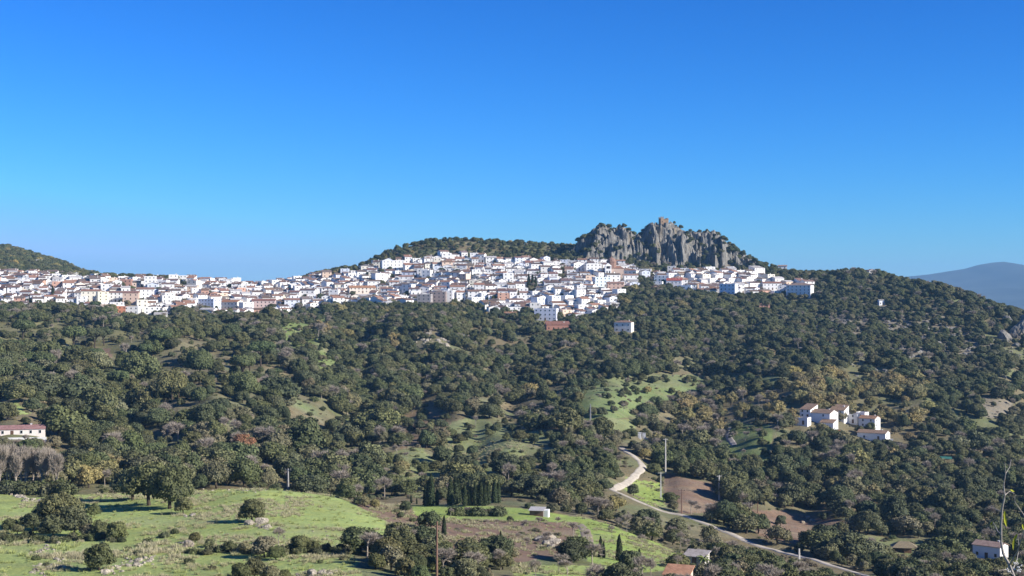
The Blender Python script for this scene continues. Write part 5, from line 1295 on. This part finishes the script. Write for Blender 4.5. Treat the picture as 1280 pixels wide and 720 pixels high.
w = instancer('woodland', dict(co=[(t['x'], t['y'], t['z']) for t in REST], attrs={'vi': ('INT', [t['vi'] for t in REST]), 'turn': ('FLOAT_VECTOR', [(0, 0, t['rot']) for t in REST]),
    'size': ('FLOAT_VECTOR', [(t['s'] * t['sxy'], t['s'] * t['sxy'], t['s']) for t in REST]), 'tint': ('FLOAT_VECTOR', [t['tint'] for t in REST])}), VCOL, None)
w['label'] = 'dense evergreen wood of smaller and farther trees covering the hillsides'
print('individual trees', len(IND), 'rest', len(REST))

# ------------------------------------------------------------------ the near sapling at the right edge
def sapling():
    Y = 9.0
    def P(px, py, dy=0): yy = Y + dy; return ((px - 640) / F * yy, yy, -(py - 360) / F * yy)
    bx, by, bz = P(1268, 725); gz = float(height(bx, by))
    t = thing('sapling', 'thin leaning sapling with few yellow leaves, close by at the right edge', 'sapling', (bx, by, gz))
    def rel(p): return (p[0] - bx, p[1] - by, p[2] - gz)
    m = MB()
    m.tube([(.10, .05, -.3), (.06, .02, (bz - gz) * .5)] + [rel(P(*q)) for q in [(1268,722,0),(1262,706,.02),(1254,692,.05),(1251.5,677,.05),(1251.5,654,.02),(1252.5,638,0),(1256,619,-.04),(1254.5,607,-.04),(1257,592,-.06),(1256,578,-.08)]],
           [.018,.014,.0105,.0095,.0085,.0078,.0070,.0062,.0052,.0044,.0032,.0015], 7)
    obj('stem', m.mesh('stem', [M['pale']]), t)
    def twig(pts, r0):
        m = MB(); m.tube([rel(P(*q)) for q in pts], np.linspace(r0, .0012, len(pts)), 5); obj('twig', m.mesh('twig', [M['pale']]), t)
    twig([(1251.5,668,.03),(1247,664,.1),(1244,657,.16),(1241,652,.2)], .004)
    twig([(1262,706,.02),(1272,690,-.2),(1279,668,-.35),(1283,648,-.4),(1276,638,-.42),(1269,628,-.45),(1268,620,-.45)], .006)
    twig([(1256,619,-.04),(1262,614,.05),(1268,617,.1)], .003)
    twig([(1252.5,640,0),(1246,637,.08),(1241,633,.12)], .003)
    twig([(1265,714,.02),(1271,700,.1),(1274,684,.15),(1272,668,.2)], .004)
    twig([(1257,592,-.06),(1262,584,0),(1264,574,.05)], .0025)
    twig([(1266,718,0),(1258,712,-.1),(1248,713,-.2)], .003)
    def leaf(px, py, L, w, ang, dy=0, tilt=.5):
        c = rel(P(px, py, dy)); k = Y / F; L *= k; w *= k; m = MB(); n = 7; vs = []; 
        u = np.array([math.sin(ang) * math.cos(tilt), math.sin(tilt), -math.cos(ang) * math.cos(tilt)]); s = np.array([math.cos(ang), 0, math.sin(ang)])
        for i in range(n):
            q = i / (n - 1); ww = w * math.sin(math.pi * min(1, .04 + q * .96)) ** .8 * (1 - .3 * q); mid = np.array(c) + u * L * q + np.array([0, -.15 * L * q * q, 0])
            vs += [mid - s * ww / 2, mid + np.array([0, .12 * ww, 0]), mid + s * ww / 2]
        fs = [(a * 3 + b, a * 3 + b + 1, a * 3 + b + 4, a * 3 + b + 3) for a in range(n - 1) for b in (0, 1)]
        m.add(vs, fs); obj('leaf', m.mesh('leaf', [M['leafy']]), t)
    leaf(1256, 639, 13, 3.6, .15); leaf(1268, 672, 20, 3.4, .05, .2); leaf(1272, 667, 13, 3.4, -.35, .2); leaf(1263, 612, 8, 2.4, 1.1, .05)
    leaf(1256, 645, 18, 4.5, .3, .1); leaf(1278, 655, 10, 3, .4, -.4); leaf(1269, 700, 9, 3, .8, .1); leaf(1241, 652, 6, 2, -.5, .2)
    r = random.Random(3)
    m = MB()
    for k in range(26):
        a = r.uniform(0, 6.28); q = rel(P(1266 + r.gauss(0, 5), 710 + r.gauss(0, 6), r.uniform(-.1, .1))); s = .008
        m.tube([(q[0], q[1], q[2] - s), q, (q[0] + s * math.cos(a), q[1], q[2] + s)], [.001, s * .9, .002], 5)
    obj('seed_heads', m.mesh('seed_heads', [mat_plain('seed_fluff', (.55,.53,.50), .9, .3, 60)]), t)
sapling()

# ------------------------------------------------------------------ air
def haze():
    m = bpy.data.materials.new('haze_air'); m.use_nodes = True; t = m.node_tree; t.nodes.clear()
    o = t.nodes.new('ShaderNodeOutputMaterial'); v = t.nodes.new('ShaderNodeVolumePrincipled')
    v.inputs['Color'].default_value = (.32, .64, 1, 1); v.inputs['Density'].default_value = HAZE; v.inputs['Anisotropy'].default_value = 0.0
    t.links.new(v.outputs[0], o.inputs['Volume'])
    b = MB(); b.box(-13700, 13700, -120, 17900, -300, 290); me = bpy.data.meshes.new('haze'); me.from_pydata(b.v, [], b.f); me.materials.append(m)
    h = obj('haze', me); h['kind'] = 'stuff'; h['label'] = 'thin blue haze in the valley air'
HAZE = 5.5e-5
haze()

# ------------------------------------------------------------------ light, sky, camera
az, el = R(SUN_AZ), R(SUN_EL)
d = Vector((math.cos(az) * math.cos(el), -math.sin(az) * math.cos(el), math.sin(el)))
sun = bpy.data.lights.new('sun', 'SUN'); sun.energy = 5.0; sun.angle = R(.5); sun.color = (1, .95, .87)
so = bpy.data.objects.new('sun', sun); COL.objects.link(so); so.rotation_euler = d.to_track_quat('Z', 'Y').to_euler()
wd = bpy.data.worlds.new('World'); S.world = wd; wd.use_nodes = True; t = wd.node_tree
sk = t.nodes.new('ShaderNodeTexSky'); sk.sky_type = 'NISHITA'; sk.sun_disc = False; sk.sun_elevation = el; sk.sun_rotation = math.atan2(d.x, d.y)
sk.air_density = 1.0; sk.dust_density = 0.0; sk.ozone_density = 3.0; sk.altitude = 600
sp = t.nodes.new('ShaderNodeSeparateColor'); cb = t.nodes.new('ShaderNodeCombineColor'); t.links.new(sk.outputs[0], sp.inputs[0])
for i, (g_, k_) in enumerate(((2.2, .046), (1.50, .345), (1.4, .78))):      # a deep winter-blue sky: each channel of the sky steepened
    a_ = t.nodes.new('ShaderNodeMath'); a_.operation = 'MINIMUM'; a_.inputs[1].default_value = (7.2, 6.9, 6.9)[i]; t.links.new(sp.outputs[i], a_.inputs[0])
    b_ = t.nodes.new('ShaderNodeMath'); b_.operation = 'POWER'; b_.inputs[1].default_value = g_; t.links.new(a_.outputs[0], b_.inputs[0])
    c_ = t.nodes.new('ShaderNodeMath'); c_.operation = 'MULTIPLY'; c_.inputs[1].default_value = k_; t.links.new(b_.outputs[0], c_.inputs[0]); t.links.new(c_.outputs[0], cb.inputs[i])
t.links.new(cb.outputs[0], t.nodes['Background'].inputs[0]); t.nodes['Background'].inputs[1].default_value = .062
cam = bpy.data.cameras.new('camera'); cam.sensor_width = 36; cam.lens = 36 * F / 1280; cam.clip_start = .1; cam.clip_end = 40000
co = bpy.data.objects.new('camera', cam); COL.objects.link(co); co.rotation_euler = (math.pi / 2, 0, 0); S.camera = co
S.view_settings.view_transform = 'Standard'; S.view_settings.look = 'None'; S.view_settings.exposure = 0.75; S.view_settings.gamma = 1
S.cycles.max_bounces = 6; S.cycles.diffuse_bounces = 3; S.cycles.volume_bounces = 0; S.cycles.transparent_max_bounces = 4; S.cycles.use_denoising = True
